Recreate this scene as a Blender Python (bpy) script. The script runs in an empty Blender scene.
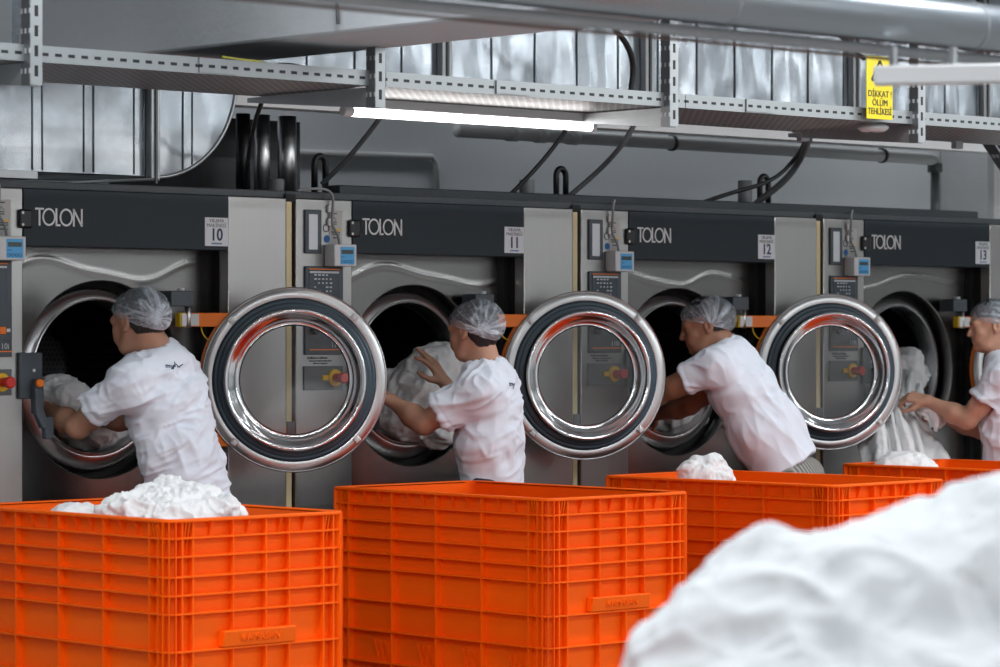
import bpy, math, random
import numpy as np
from mathutils import Vector, Matrix

random.seed(7)
sc = bpy.context.scene
COL = sc.collection
PI = math.pi

# ------------------------------------------------------------------ camera
TH = math.radians(43.14)
ST, CT = math.sin(TH), math.cos(TH)
CAM = (-7.742, -9.465, 1.55)
cd = bpy.data.cameras.new('camera')
cam = bpy.data.objects.new('camera', cd); COL.objects.link(cam)
cam.location = CAM
cam.rotation_euler = (PI/2, 0, -(math.pi/2 - math.atan2(CT, ST)))
cd.lens = 111.6; cd.sensor_width = 36; cd.sensor_fit = 'HORIZONTAL'
cd.shift_y = -0.0035
cd.clip_end = 100
cd.dof.use_dof = True; cd.dof.focus_distance = 11.8; cd.dof.aperture_fstop = 4.5
sc.camera = cam

# ------------------------------------------------------------------ world, lamps, exposure
sc.view_settings.view_transform = 'Standard'
sc.view_settings.look = 'None'
sc.view_settings.gamma = 1
sc.view_settings.exposure = -0.42
sc.view_settings.use_curve_mapping = False
w = bpy.data.worlds.new('world'); sc.world = w; w.use_nodes = True
w.node_tree.nodes['Background'].inputs[0].default_value = (0.75, 0.85, 1, 1)
w.node_tree.nodes['Background'].inputs[1].default_value = 0.05
sc.cycles.max_bounces = 8
sc.cycles.transparent_max_bounces = 12
sc.cycles.sample_clamp_indirect = 4
sc.cycles.caustics_reflective = False
sc.cycles.caustics_refractive = False
sc.cycles.use_denoising = True

def lamp(x, y, z, sx, sy, power, color=(0.93, 0.97, 1.0)):
    l = bpy.data.lights.new('hall_or_fill_light', 'AREA')
    l.shape = 'RECTANGLE'; l.size = sx; l.size_y = sy; l.energy = power; l.color = color
    o = bpy.data.objects.new('hall_or_fill_light', l); COL.objects.link(o)
    o.location = (x, y, z)
    return o
# the fluorescent rows of the hall, hung under the ceiling
for ly in (-2.6, -5.2, -8.2, -11.2):
    for lx in (-6.5, -3.9, -1.3, 1.3, 3.9, 6.5, 9.1):
        lamp(lx, ly, 3.3, 1.5, 0.22, 58 if ly > -3 else 60)

# unseen fill lights added behind the duct to brighten back wall and pipe
for lx in (-1.5, 1.0, 3.5, 6.0):
    lamp(lx, 1.45, 3.5, 1.5, .2, 10)

# ------------------------------------------------------------------ helpers
def at(px, py, Y=None, Z=None, X=None, z=None):
    a = (px - 500) / 3100.0; b = (330 - py) / 3100.0
    d = (ST + a*CT, CT - a*ST, b)
    if Y is not None: t = (Y - CAM[1]) / d[1]
    elif X is not None: t = (X - CAM[0]) / d[0]
    elif z is not None: t = (z - CAM[2]) / d[2]
    else: t = Z
    return Vector((CAM[0] + t*d[0], CAM[1] + t*d[1], CAM[2] + t*d[2]))

def tag(o, label=None, cat=None, group=None, kind=None):
    if label: o['label'] = label
    if cat: o['category'] = cat
    if group: o['group'] = group
    if kind: o['kind'] = kind
    return o

def empty(name, loc=(0, 0, 0), rz=0, parent=None):
    o = bpy.data.objects.new(name, None); COL.objects.link(o)
    o.location = loc; o.rotation_euler = (0, 0, rz); o.parent = parent
    o.empty_display_size = 0.1
    return o

def link_mesh(name, V, F, mat, parent=None, smooth=False, mats=None, mi=None):
    me = bpy.data.meshes.new(name)
    me.from_pydata([tuple(v) for v in V], [], [tuple(int(i) for i in f) for f in F])
    if mats:
        for m in mats: me.materials.append(m)
        me.polygons.foreach_set('material_index', mi)
    elif mat: me.materials.append(mat)
    me.validate()
    if smooth: me.polygons.foreach_set('use_smooth', [True]*len(me.polygons))
    me.update()
    o = bpy.data.objects.new(name, me); COL.objects.link(o); o.parent = parent
    return o

def frame(d):
    d = Vector(d).normalized()
    u = Vector((0, 0, 1)) if abs(d.z) < 0.9 else Vector((1, 0, 0))
    a = d.cross(u).normalized(); b = a.cross(d).normalized()
    return a, b

class MB:
    def __init__(s): s.v = []; s.f = []; s.sm = False
    def box(s, x0, y0, z0, x1, y1, z1):
        n = len(s.v)
        for z in (z0, z1):
            s.v += [(x0, y0, z), (x1, y0, z), (x1, y1, z), (x0, y1, z)]
        s.f += [(n+3, n+2, n+1, n), (n+4, n+5, n+6, n+7), (n, n+1, n+5, n+4), (n+1, n+2, n+6, n+5), (n+2, n+3, n+7, n+6), (n+3, n, n+4, n+7)]
        return s
    def hexa(s, pts):
        n = len(s.v); s.v += [tuple(p) for p in pts]
        s.f += [(n+3, n+2, n+1, n), (n+4, n+5, n+6, n+7), (n, n+1, n+5, n+4), (n+1, n+2, n+6, n+5), (n+2, n+3, n+7, n+6), (n+3, n, n+4, n+7)]
        return s
    def bar(s, a, b, w, h, up=None):
        a = Vector(a); b = Vector(b); d = (b-a).normalized()
        if up is None: sx, sy = frame(d)
        else:
            sx = d.cross(Vector(up)).normalized(); sy = sx.cross(d).normalized()
        p = []
        for c in (a, b):
            for i, j in ((-1, -1), (1, -1), (1, 1), (-1, 1)):
                p.append(c + sx*i*w/2 + sy*j*h/2)
        return s.hexa(p)
    def tube(s, pts, r, n=10, cap=True, smoothpath=0):
        pts = [Vector(p) for p in pts]
        for _ in range(smoothpath):
            q = [pts[0]]
            for i in range(len(pts)-1):
                q.append(pts[i]*.75 + pts[i+1]*.25); q.append(pts[i]*.25 + pts[i+1]*.75)
            q.append(pts[-1]); pts = q
        rr = r if isinstance(r, (list, tuple)) else [r]*len(pts)
        base = len(s.v); pa = None
        for i, p in enumerate(pts):
            d = (pts[min(i+1, len(pts)-1)] - pts[max(i-1, 0)]).normalized()
            if pa is None: a, b = frame(d)
            else:
                a = (pa - d*pa.dot(d)).normalized(); b = a.cross(d).normalized()
            pa = a
            for k in range(n):
                t = 2*PI*k/n
                s.v.append(tuple(p + (a*math.cos(t) + b*math.sin(t))*rr[i]))
        for i in range(len(pts)-1):
            for k in range(n):
                k2 = (k+1) % n
                s.f.append((base+i*n+k, base+i*n+k2, base+(i+1)*n+k2, base+(i+1)*n+k))
        if cap:
            s.f.append(tuple(base+k for k in range(n))[::-1])
            s.f.append(tuple(base+(len(pts)-1)*n+k for k in range(n)))
        return s
    def lathe(s, prof, c, axis, n=64, a0=0, a1=2*PI, ref=None):
        # prof: list of (radius, height along axis)
        c = Vector(c); axis = Vector(axis).normalized()
        a, b = frame(axis)
        if ref is not None:
            a = Vector(ref); a = (a - axis*a.dot(axis)).normalized(); b = axis.cross(a)
        full = abs(a1-a0-2*PI) < 1e-6
        m = n if full else n+1
        base = len(s.v)
        for k in range(m):
            t = a0 + (a1-a0)*k/n
            e = a*math.cos(t) + b*math.sin(t)
            for r, h in prof: s.v.append(tuple(c + e*r + axis*h))
        L = len(prof)
        for k in range(n):
            k2 = (k+1) % m
            for i in range(L-1):
                s.f.append((base+k*L+i, base+k*L+i+1, base+k2*L+i+1, base+k2*L+i))
        return s
    def build(s, name, mat, parent=None, smooth=False, bevel=0, seg=2):
        o = link_mesh(name, s.v, s.f, mat, parent, smooth)
        if bevel:
            m = o.modifiers.new('bevel', 'BEVEL'); m.width = bevel; m.segments = seg; m.limit_method = 'ANGLE'
        if smooth == 'auto' or bevel:
            o.data.polygons.foreach_set('use_smooth', [True]*len(o.data.polygons))
            o.data.set_sharp_from_angle(angle=math.radians(38))
        return o

def text(name, body, size, loc, mat, parent=None, ext=0.0006, align='CENTER', sx=1, rz=0, bold=0):
    cu = bpy.data.curves.new(name, 'FONT'); cu.body = body; cu.size = size
    cu.extrude = ext; cu.offset = bold; cu.align_x = align; cu.align_y = 'CENTER'; cu.resolution_u = 3
    t = bpy.data.objects.new('tmp', cu); COL.objects.link(t)
    dg = bpy.context.evaluated_depsgraph_get(); dg.update()
    me = bpy.data.meshes.new_from_object(t.evaluated_get(dg))
    bpy.data.objects.remove(t); bpy.data.curves.remove(cu)
    me.materials.clear(); me.materials.append(mat)
    o = bpy.data.objects.new(name, me); COL.objects.link(o); o.parent = parent
    me.transform(Matrix.Diagonal((sx, 1, 1, 1)))
    me.transform(Matrix.Rotation(PI/2, 4, 'X'))
    me.transform(Matrix.Rotation(rz, 4, 'Z'))
    o.location = loc
    return o

# ------------------------------------------------------------------ materials
def nodes(name):
    m = bpy.data.materials.new(name); m.use_nodes = True
    nt = m.node_tree; b = nt.nodes['Principled BSDF']
    return m, nt, b
def N(nt, t, **kw):
    n = nt.nodes.new(t)
    for k, v in kw.items():
        if k in n.inputs.keys(): n.inputs[k].default_value = v
        else: setattr(n, k, v)
    return n
def mat(name, col, rough=0.5, metal=0.0, var=0, vscale=8, bump=0, bscale=40, stretch=None, spec=None, coat=0, rvar=0, warp=0, wscale=1.5):
    m, nt, b = nodes(name)
    b.inputs['Base Color'].default_value = (*col, 1)
    b.inputs['Roughness'].default_value = rough
    b.inputs['Metallic'].default_value = metal
    if spec is not None: b.inputs['Specular IOR Level'].default_value = spec
    if coat: b.inputs['Coat Weight'].default_value = coat
    tc = N(nt, 'ShaderNodeTexCoord')
    mp = N(nt, 'ShaderNodeMapping')
    nt.links.new(tc.outputs['Object'], mp.inputs['Vector'])
    if stretch: mp.inputs['Scale'].default_value = stretch
    if var:
        n = N(nt, 'ShaderNodeTexNoise', Scale=vscale, Detail=4.0)
        nt.links.new(mp.outputs[0], n.inputs['Vector'])
        r = N(nt, 'ShaderNodeMapRange')
        r.inputs['To Min'].default_value = 1-var; r.inputs['To Max'].default_value = 1+var
        nt.links.new(n.outputs['Fac'], r.inputs['Value'])
        mx = N(nt, 'ShaderNodeVectorMath', operation='SCALE')
        mx.inputs[0].default_value = col
        nt.links.new(r.outputs[0], mx.inputs['Scale'])
        nt.links.new(mx.outputs[0], b.inputs['Base Color'])
    if rvar:
        n = N(nt, 'ShaderNodeTexNoise', Scale=vscale*1.7, Detail=3.0)
        nt.links.new(mp.outputs[0], n.inputs['Vector'])
        r = N(nt, 'ShaderNodeMapRange')
        r.inputs['To Min'].default_value = max(0, rough-rvar); r.inputs['To Max'].default_value = rough+rvar
        nt.links.new(n.outputs['Fac'], r.inputs['Value'])
        nt.links.new(r.outputs[0], b.inputs['Roughness'])
    last = None
    if warp:
        n = N(nt, 'ShaderNodeTexNoise', Scale=wscale, Detail=0.5)
        nt.links.new(tc.outputs['Object'], n.inputs['Vector'])
        bp = N(nt, 'ShaderNodeBump', Strength=1.0, Distance=warp)
        nt.links.new(n.outputs['Fac'], bp.inputs['Height'])
        last = bp
    if bump:
        n = N(nt, 'ShaderNodeTexNoise', Scale=bscale, Detail=3.0)
        nt.links.new(mp.outputs[0], n.inputs['Vector'])
        bp = N(nt, 'ShaderNodeBump', Strength=0.6, Distance=bump)
        nt.links.new(n.outputs['Fac'], bp.inputs['Height'])
        if last: nt.links.new(last.outputs[0], bp.inputs['Normal'])
        last = bp
    if last: nt.links.new(last.outputs[0], b.inputs['Normal'])
    return m

M = {}
M['steel'] = mat('brushed_steel', (0.43, 0.42, 0.41), 0.34, 1.0, var=.04, vscale=3, bump=.0004, bscale=60, stretch=(12, 12, .35), rvar=.05)
M['steel_side'] = mat('steel_side', (0.34, 0.34, 0.34), 0.35, 1.0)
M['steel_front'] = mat('polished_front_steel', (0.33, 0.325, 0.32), 0.22, 1.0, var=.05, vscale=3, bump=.0002, bscale=60, stretch=(.35, 12, 12), rvar=.04, warp=.02, wscale=2.2)
M['chrome'] = mat('chrome', (0.80, 0.81, 0.83), 0.13, 1.0, bump=.0015, bscale=6)
M['chrome_ring'] = mat('satin_ring', (0.66, 0.66, 0.66), 0.34, 1.0, bump=.0006, bscale=14)
M['collar'] = mat('collar_steel', (0.50, 0.50, 0.51), 0.3, 1.0)
M['drum'] = None
M['slate'] = mat('slate_enamel', (0.016, 0.025, 0.033), 0.5, spec=.3, var=.06, vscale=4)
M['slate_lite'] = mat('slate_plastic', (0.06, 0.075, 0.09), 0.4)
M['lid'] = mat('lid_enamel', (0.035, 0.042, 0.048), 0.5, var=.4, vscale=60)
M['black'] = mat('black_plastic', (0.008, 0.008, 0.009), 0.4)
M['blackmatte'] = mat('black_matte', (0.006, 0.006, 0.006), 0.8)
M['rubber'] = mat('blue_grey_rubber', (0.045, 0.075, 0.10), 0.34, bump=.0008, bscale=10)
M['cream'] = mat('cream_strip', (0.74, 0.62, 0.36), 0.5)
M['orange'] = mat('orange_paint', (0.97, 0.21, 0.008), 0.38)
M['crate'] = mat('orange_crate_plastic', (0.97, 0.125, 0.001), 0.5, spec=.18, var=.05, vscale=3, bump=.0004, bscale=30)
M['white'] = mat('white_plastic', (0.66, 0.67, 0.68), 0.4)
M['paper'] = mat('white_sticker', (0.72, 0.74, 0.78), 0.5)
M['greysticker'] = mat('grey_sticker', (0.50, 0.49, 0.47), 0.5)
M['ink'] = mat('dark_ink', (0.02, 0.025, 0.04), 0.6)
M['blueink'] = mat('blue_ink', (0.02, 0.12, 0.35), 0.6)
M['blue'] = mat('light_blue_face', (0.09, 0.42, 0.78), 0.4)
M['lcd'] = mat('lcd_glass', (0.07, 0.09, 0.09), 0.2)
M['screen'] = mat('touch_screen', (0.06, 0.08, 0.10), 0.25)
M['screentxt'] = mat('screen_text', (0.55, 0.58, 0.6), 0.5)
M['letter'] = mat('silver_letters', (0.75, 0.76, 0.77), 0.4)
M['yellow'] = mat('yellow_plastic', (0.85, 0.52, 0.01), 0.45)
M['red'] = mat('red_plastic', (0.62, 0.02, 0.015), 0.3)
M['grey'] = mat('grey_plastic', (0.22, 0.23, 0.24), 0.5)
M['cloth'] = mat('white_cotton', (0.60, 0.62, 0.64), 0.9, bump=.0006, bscale=220, spec=.15)
M['linen'] = mat('damp_white_linen', (0.80, 0.805, 0.81), 0.95, bump=.008, bscale=24, spec=.1)
M['shirt'] = mat('white_tee_cotton', (0.74, 0.78, 0.86), 0.9, bump=.0005, bscale=200, spec=.15)
M['skin'] = mat('skin_fair', (0.50, 0.27, 0.18), 0.5, var=.06, vscale=20)
M['skin3'] = mat('skin_mid', (0.46, 0.24, 0.155), 0.5, var=.06, vscale=20)
M['skin2'] = mat('skin_tan', (0.36, 0.17, 0.10), 0.5, var=.06, vscale=20)
M['hair'] = mat('dark_hair', (0.012, 0.009, 0.008), 0.6, bump=.002, bscale=120, stretch=(1, 1, .2))
M['trouser'] = mat('dark_trouser', (0.03, 0.03, 0.035), 0.9)
M['shoe'] = mat('shoe_black', (0.015, 0.015, 0.015), 0.5)
M['eye'] = mat('eye', (0.03, 0.02, 0.015), 0.2)
M['pvc'] = mat('grey_pvc', (0.55, 0.56, 0.57), 0.45)
M['pvcdark'] = mat('dark_pvc', (0.12, 0.13, 0.135), 0.5)
M['cable'] = mat('black_cable', (0.012, 0.012, 0.013), 0.5)
M['greycable'] = mat('grey_cable', (0.12, 0.125, 0.13), 0.5)
M['wall'] = mat('painted_wall', (0.62, 0.65, 0.68), 0.8, var=.06, vscale=1.2, bump=.002, bscale=30)
M['whitewall'] = mat('white_wall', (0.86, 0.86, 0.86), 0.8, bump=.002, bscale=30)
M['hall'] = mat('hall_wall', (0.74, 0.74, 0.74), 0.8)
M['concrete'] = mat('concrete_column', (0.52, 0.53, 0.54), 0.85, var=.12, vscale=5, bump=.004, bscale=25)
M['beam'] = mat('painted_beam', (0.50, 0.53, 0.56), 0.8, var=.05, vscale=2, bump=.006, bscale=18)
M['ceiling'] = mat('ceiling_paint', (0.70, 0.71, 0.72), 0.9)
M['floor'] = mat('grey_floor', (0.36, 0.36, 0.35), 0.35, var=.12, vscale=2)
M['strut'] = mat('galvanised_strut', (0.42, 0.44, 0.45), 0.42, .8, var=.12, vscale=14)
M['sign'] = mat('sign_yellow', (0.80, 0.62, 0.01), 0.45)
M['clad'] = mat('pipe_cladding', (0.27, 0.29, 0.31), 0.38, 1.0, bump=.004, bscale=3)

def galv():
    m, nt, b = nodes('galvanised_sheet')
    tc = N(nt, 'ShaderNodeTexCoord')
    v = N(nt, 'ShaderNodeTexVoronoi', Scale=38.0)
    nt.links.new(tc.outputs['Object'], v.inputs['Vector'])
    n = N(nt, 'ShaderNodeTexNoise', Scale=4.0, Detail=3.0)
    nt.links.new(tc.outputs['Object'], n.inputs['Vector'])
    mx = N(nt, 'ShaderNodeMix', data_type='RGBA')
    mx.inputs[0].default_value = .045
    cr = N(nt, 'ShaderNodeValToRGB')
    cr.color_ramp.elements[0].position = .3; cr.color_ramp.elements[1].position = .7
    cr.color_ramp.elements[0].color = (.27, .30, .33, 1); cr.color_ramp.elements[1].color = (.38, .41, .44, 1)
    nt.links.new(n.outputs['Fac'], cr.inputs[0])
    nt.links.new(cr.outputs[0], mx.inputs[6]); bw = N(nt, 'ShaderNodeRGBToBW'); nt.links.new(v.outputs['Color'], bw.inputs[0]); nt.links.new(bw.outputs[0], mx.inputs[7])
    nt.links.new(mx.outputs[2], b.inputs['Base Color'])
    b.inputs['Metallic'].default_value = .95; b.inputs['Roughness'].default_value = .22
    n2 = N(nt, 'ShaderNodeTexNoise', Scale=2.6, Detail=1.5)
    mp = N(nt, 'ShaderNodeMapping'); mp.inputs['Scale'].default_value = (1.8, 1, .7)
    nt.links.new(tc.outputs['Object'], mp.inputs[0]); nt.links.new(mp.outputs[0], n2.inputs['Vector'])
    bp = N(nt, 'ShaderNodeBump', Strength=1.0, Distance=.03)
    nt.links.new(n2.outputs['Fac'], bp.inputs['Height'])
    nt.links.new(bp.outputs[0], b.inputs['Normal'])
    return m
M['galv'] = galv()

def perforated(name, base, hole, px, pz, wx, wz, rough=.4, metal=.8, stagger=0, ax=(0, 2)):
    # slots punched through a sheet: period px along axis ax[0], pz along axis ax[1]
    m, nt, b = nodes(name)
    tc = N(nt, 'ShaderNodeTexCoord'); sp = N(nt, 'ShaderNodeSeparateXYZ')
    nt.links.new(tc.outputs['Object'], sp.inputs[0])
    def cell(out, per, wd, off=None):
        d = N(nt, 'ShaderNodeMath', operation='DIVIDE'); d.inputs[1].default_value = per
        nt.links.new(out, d.inputs[0]); o = d.outputs[0]
        if off is not None:
            a = N(nt, 'ShaderNodeMath', operation='ADD'); nt.links.new(o, a.inputs[0]); nt.links.new(off, a.inputs[1]); o = a.outputs[0]
        f = N(nt, 'ShaderNodeMath', operation='FRACT'); nt.links.new(o, f.inputs[0])
        s = N(nt, 'ShaderNodeMath', operation='SUBTRACT'); s.inputs[1].default_value = .5; nt.links.new(f.outputs[0], s.inputs[0])
        a = N(nt, 'ShaderNodeMath', operation='ABSOLUTE'); nt.links.new(s.outputs[0], a.inputs[0])
        l = N(nt, 'ShaderNodeMath', operation='LESS_THAN'); l.inputs[1].default_value = wd/per/2; nt.links.new(a.outputs[0], l.inputs[0])
        return l.outputs[0], d.outputs[0]
    oz, rz = cell(sp.outputs[ax[1]], pz, wz)
    off = None
    if stagger:
        fl = N(nt, 'ShaderNodeMath', operation='FLOOR'); nt.links.new(rz, fl.inputs[0])
        ml = N(nt, 'ShaderNodeMath', operation='MULTIPLY'); ml.inputs[1].default_value = .5; nt.links.new(fl.outputs[0], ml.inputs[0])
        off = ml.outputs[0]
    ox, _ = cell(sp.outputs[ax[0]], px, wx, off)
    mu = N(nt, 'ShaderNodeMath', operation='MULTIPLY'); nt.links.new(ox, mu.inputs[0]); nt.links.new(oz, mu.inputs[1])
    mx = N(nt, 'ShaderNodeMix', data_type='RGBA')
    mx.inputs[6].default_value = (*base, 1); mx.inputs[7].default_value = (*hole, 1)
    nt.links.new(mu.outputs[0], mx.inputs[0]); nt.links.new(mx.outputs[2], b.inputs['Base Color'])
    mt = N(nt, 'ShaderNodeMapRange'); mt.inputs['To Min'].default_value = metal; mt.inputs['To Max'].default_value = 0
    nt.links.new(mu.outputs[0], mt.inputs[0]); nt.links.new(mt.outputs[0], b.inputs['Metallic'])
    b.inputs['Roughness'].default_value = rough
    return m
M['rail'] = perforated('slotted_rail', (.40, .42, .43), (.01, .01, .01), .05, .05, .026, .010)
M['railslot'] = M['rail']
M['traymesh'] = perforated('perforated_tray_sheet', (.42, .42, .42), (.03, .03, .03), .036, .018, .024, .009, rough=.35, metal=.85, stagger=1, ax=(0, 1))
M['post'] = perforated('slotted_post', (.45, .47, .48), (.01, .01, .01), .045, .062, .014, .034)
M['postside'] = perforated('slotted_post_side', (.22, .23, .24), (.6, .62, .64), .022, .062, .010, .016, ax=(1, 2))
M['drum'] = perforated('perforated_drum', (.09, .09, .09), (.004, .004, .004), .02, .02, .010, .010, rough=.4, metal=.9, stagger=1)

def glass():
    m, nt, b = nodes('door_glass')
    nt.nodes.remove(b)
    out = nt.nodes['Material Output']
    tr = N(nt, 'ShaderNodeBsdfTransparent'); tr.inputs[0].default_value = (.86, .88, .88, 1)
    gl = N(nt, 'ShaderNodeBsdfGlossy'); gl.inputs['Roughness'].default_value = .03
    fr = N(nt, 'ShaderNodeFresnel', IOR=1.5)
    mu = N(nt, 'ShaderNodeMath', operation='MULTIPLY'); mu.inputs[1].default_value = 2.0
    nt.links.new(fr.outputs[0], mu.inputs[0])
    mx = N(nt, 'ShaderNodeMixShader')
    nt.links.new(mu.outputs[0], mx.inputs[0]); nt.links.new(tr.outputs[0], mx.inputs[1]); nt.links.new(gl.outputs[0], mx.inputs[2])
    nt.links.new(mx.outputs[0], out.inputs[0])
    return m
M['glass'] = glass()

def emit(name, col, s):
    m, nt, b = nodes(name)
    b.inputs['Base Color'].default_value = (.8, .8, .8, 1)
    b.inputs['Emission Color'].default_value = (*col, 1); b.inputs['Emission Strength'].default_value = s
    return m
M['tube'] = emit('lit_tube', (1, .98, .96), 9)
M['gauge'] = mat('gauge_white', (.72, .76, .80), .3)

def net():
    m, nt, b = nodes('hair_net_fabric')
    at_ = N(nt, 'ShaderNodeAttribute', attribute_name='pleat')
    tc = N(nt, 'ShaderNodeTexCoord')
    n = N(nt, 'ShaderNodeTexNoise', Scale=45.0, Detail=4.0); nt.links.new(tc.outputs['Object'], n.inputs['Vector'])
    a = N(nt, 'ShaderNodeMath', operation='MULTIPLY_ADD'); a.inputs[1].default_value = .34; a.inputs[2].default_value = .04
    nt.links.new(n.outputs['Fac'], a.inputs[0])
    s = N(nt, 'ShaderNodeMath', operation='ADD', use_clamp=True); nt.links.new(a.outputs[0], s.inputs[0]); nt.links.new(at_.outputs['Fac'], s.inputs[1])
    b.inputs['Base Color'].default_value = (.66, .74, .82, 1); b.inputs['Roughness'].default_value = .7
    nt.links.new(s.outputs[0], b.inputs['Alpha'])
    return m
M['net'] = net()
def striped():
    m, nt, b = nodes('striped_trouser')
    tc = N(nt, 'ShaderNodeTexCoord'); mp = N(nt, 'ShaderNodeMapping'); mp.inputs['Rotation'].default_value = (0, 0, -TH)
    nt.links.new(tc.outputs['Object'], mp.inputs[0])
    wv = N(nt, 'ShaderNodeTexWave', Scale=16.0); nt.links.new(mp.outputs[0], wv.inputs['Vector'])
    cr = N(nt, 'ShaderNodeValToRGB'); cr.color_ramp.elements[0].color = (.10, .10, .09, 1); cr.color_ramp.elements[1].color = (.34, .33, .30, 1)
    nt.links.new(wv.outputs['Fac'], cr.inputs[0]); nt.links.new(cr.outputs[0], b.inputs['Base Color'])
    b.inputs['Roughness'].default_value = .9
    return m
M['stripes'] = striped()

def front_mat(ph, amp, k):
    # a sheet with a bump line under the header, imitating a wavy lamp reflection
    m = mat('front_sheet_steel', (0.25, 0.245, 0.24), 0.24, 1.0, var=.05, vscale=3, bump=.0002, bscale=60, stretch=(.35, 12, 12), rvar=.04, warp=.012, wscale=2.2)
    nt = m.node_tree; b = nt.nodes['Principled BSDF']
    old = b.inputs['Normal'].links[0].from_socket
    tc = N(nt, 'ShaderNodeTexCoord'); sp = N(nt, 'ShaderNodeSeparateXYZ'); nt.links.new(tc.outputs['Object'], sp.inputs[0])
    def mth(op, a, b_=None, c=None):
        n = N(nt, 'ShaderNodeMath', operation=op)
        for i, q in enumerate((a, b_, c)):
            if q is None: continue
            if isinstance(q, (int, float)): n.inputs[i].default_value = q
            else: nt.links.new(q, n.inputs[i])
        return n.outputs[0]
    sn = mth('SINE', mth('MULTIPLY_ADD', sp.outputs[0], k, ph))
    sn2 = mth('SINE', mth('MULTIPLY_ADD', sp.outputs[0], k*2.1, ph*1.7))
    c = mth('MULTIPLY_ADD', sn, amp, mth('MULTIPLY_ADD', sn2, amp*.25, 1.775))
    d = mth('DIVIDE', mth('SUBTRACT', sp.outputs[2], c), .013)
    h = mth('EXPONENT', mth('MULTIPLY', mth('MULTIPLY', d, d), -1.0))
    bp = N(nt, 'ShaderNodeBump', Strength=1.0, Distance=.0024)
    nt.links.new(h, bp.inputs['Height']); nt.links.new(old, bp.inputs['Normal'])
    nt.links.new(bp.outputs[0], b.inputs['Normal'])
    return m

# ================================================================== THE SETTING
def struct(name, mb, m, **k):
    o = mb.build(name, m, **k); o['kind'] = 'structure'; return o
struct('floor', MB().box(-12, -14, -.1, 14, 2.2, 0), M['floor'])
struct('ceiling', MB().box(-12, -14, 3.6, 14, 2.2, 3.7), M['ceiling'])
struct('wall_back', MB().box(-12, 1.95, 0, 14, 2.2, 3.6), M['wall'])
struct('wall_front', MB().box(-12, -14.2, 0, 14, -14, 3.6), M['hall'])
struct('wall_left', MB().box(-12.2, -14.2, 0, -12, 2.2, 3.6), M['hall'])
struct('wall_right', MB().box(14, -14.2, 0, 14.2, 2.2, 3.6), M['hall'])
# concrete beam across the hall, its flank to the left of the picture
struct('trim_1', MB().box(-1.22, -13.9, 2.515, -.76, .1, 3.6), M['beam'], bevel=.012)
# white downstand along the wall, then the column and the white wall at the far right
struct('trim_2', MB().box(-3.2, .35, 2.455, 13.9, .47, 2.575), M['whitewall'])
struct('trim_3', MB().box(6.46, 1.60, 0, 6.52, 1.94, 3.59), M['concrete'])
struct('wall_right_return', MB().box(6.52, 1.60, 0, 13.9, 1.94, 3.59), M['whitewall'])

# ================================================================== OVERHEAD SERVICES
def duct_seams(mb, x0, x1, y, z0, z1, step=.17):
    x = x0 + step*.5
    while x < x1-.02:
        mb.box(x-.004, y-.012, z0, x+.004, y, z1); x += step
# upper duct, running along the row
t = empty('air_duct', (0, 0, 0))
tag(t, 'large galvanised air duct running along behind the cable tray under the ceiling', 'duct')
MB().box(-.7, .2, 2.58, 12, .9, 3.35).build('duct_body', M['galv'], t)
for i in range(30):
    x = -.52 + i*.255
    MB().box(x-.002, .193, 2.58, x+.002, .2, 3.35).build('standing_seam', M['galv'], t, bevel=.003)
for x in (.98, 2.20, 3.62, 4.62):
    mb = MB().box(x-.028, .165, 2.56, x+.028, .2, 3.37)
    f = mb.build('flange', M['strut'], t, bevel=.004)
    MB().box(x-.006, .158, 2.56, x+.006, .166, 3.37).build('flange_joint', M['pvcdark'], f)
# lower duct with its rounded elbow
t = empty('elbow_duct', (0, 0, 0))
tag(t, 'galvanised rectangular duct over the first washer, ending in a rounded elbow', 'duct')
mb = MB(); x1, zb, zt, R = -.12, 2.145, 2.56, .40
prof = [(-3.4, zb)] + [(x1-R + R*math.sin(a), zb+R - R*math.cos(a)) for a in [i*PI/2/18 for i in range(19)]] + [(x1, 2.575), (-.72, 2.575), (-.72, zt), (-3.4, zt)]
n = len(prof)
mb.v = [(x, .2, z) for x, z in prof] + [(x, .8, z) for x, z in prof]
mb.f = [tuple(range(n))] + [tuple(range(n, 2*n))[::-1]] + [(i, i+n, (i+1) % n + n, (i+1) % n) for i in range(n)]
mb.build('duct_body', M['galv'], t)
x = -3.2
k = 0
while x < x1-.03:
    zlow = zb if x < x1-R else zb+R - math.sqrt(max(0, R*R-(x-(x1-R))**2))
    MB().box(x-.0018, .194, zlow+.004, x+.0018, .2, 2.575).build('standing_seam', M['galv'], t, bevel=.002)
    x += (.045, .19)[k % 2]; k += 1
xf = at(155, 130, Y=.17).x
f = MB().box(xf-.022, .165, zb-.02, xf+.022, .2, 2.58).build('flange', M['strut'], t, bevel=.004)
MB().box(xf-.005, .158, zb-.03, xf+.005, .166, 2.58).build('flange_joint', M['pvcdark'], f)
# rim of folded sheet round the elbow
mb = MB()
mb.tube([(x1-R + (R+.004)*math.sin(a), .2, zb+R - (R+.004)*math.cos(a)) for a in [i*PI/2/18 for i in range(19)]], .008, 8)
mb.build('elbow_flange', M['strut'], t, smooth=True)

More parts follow.
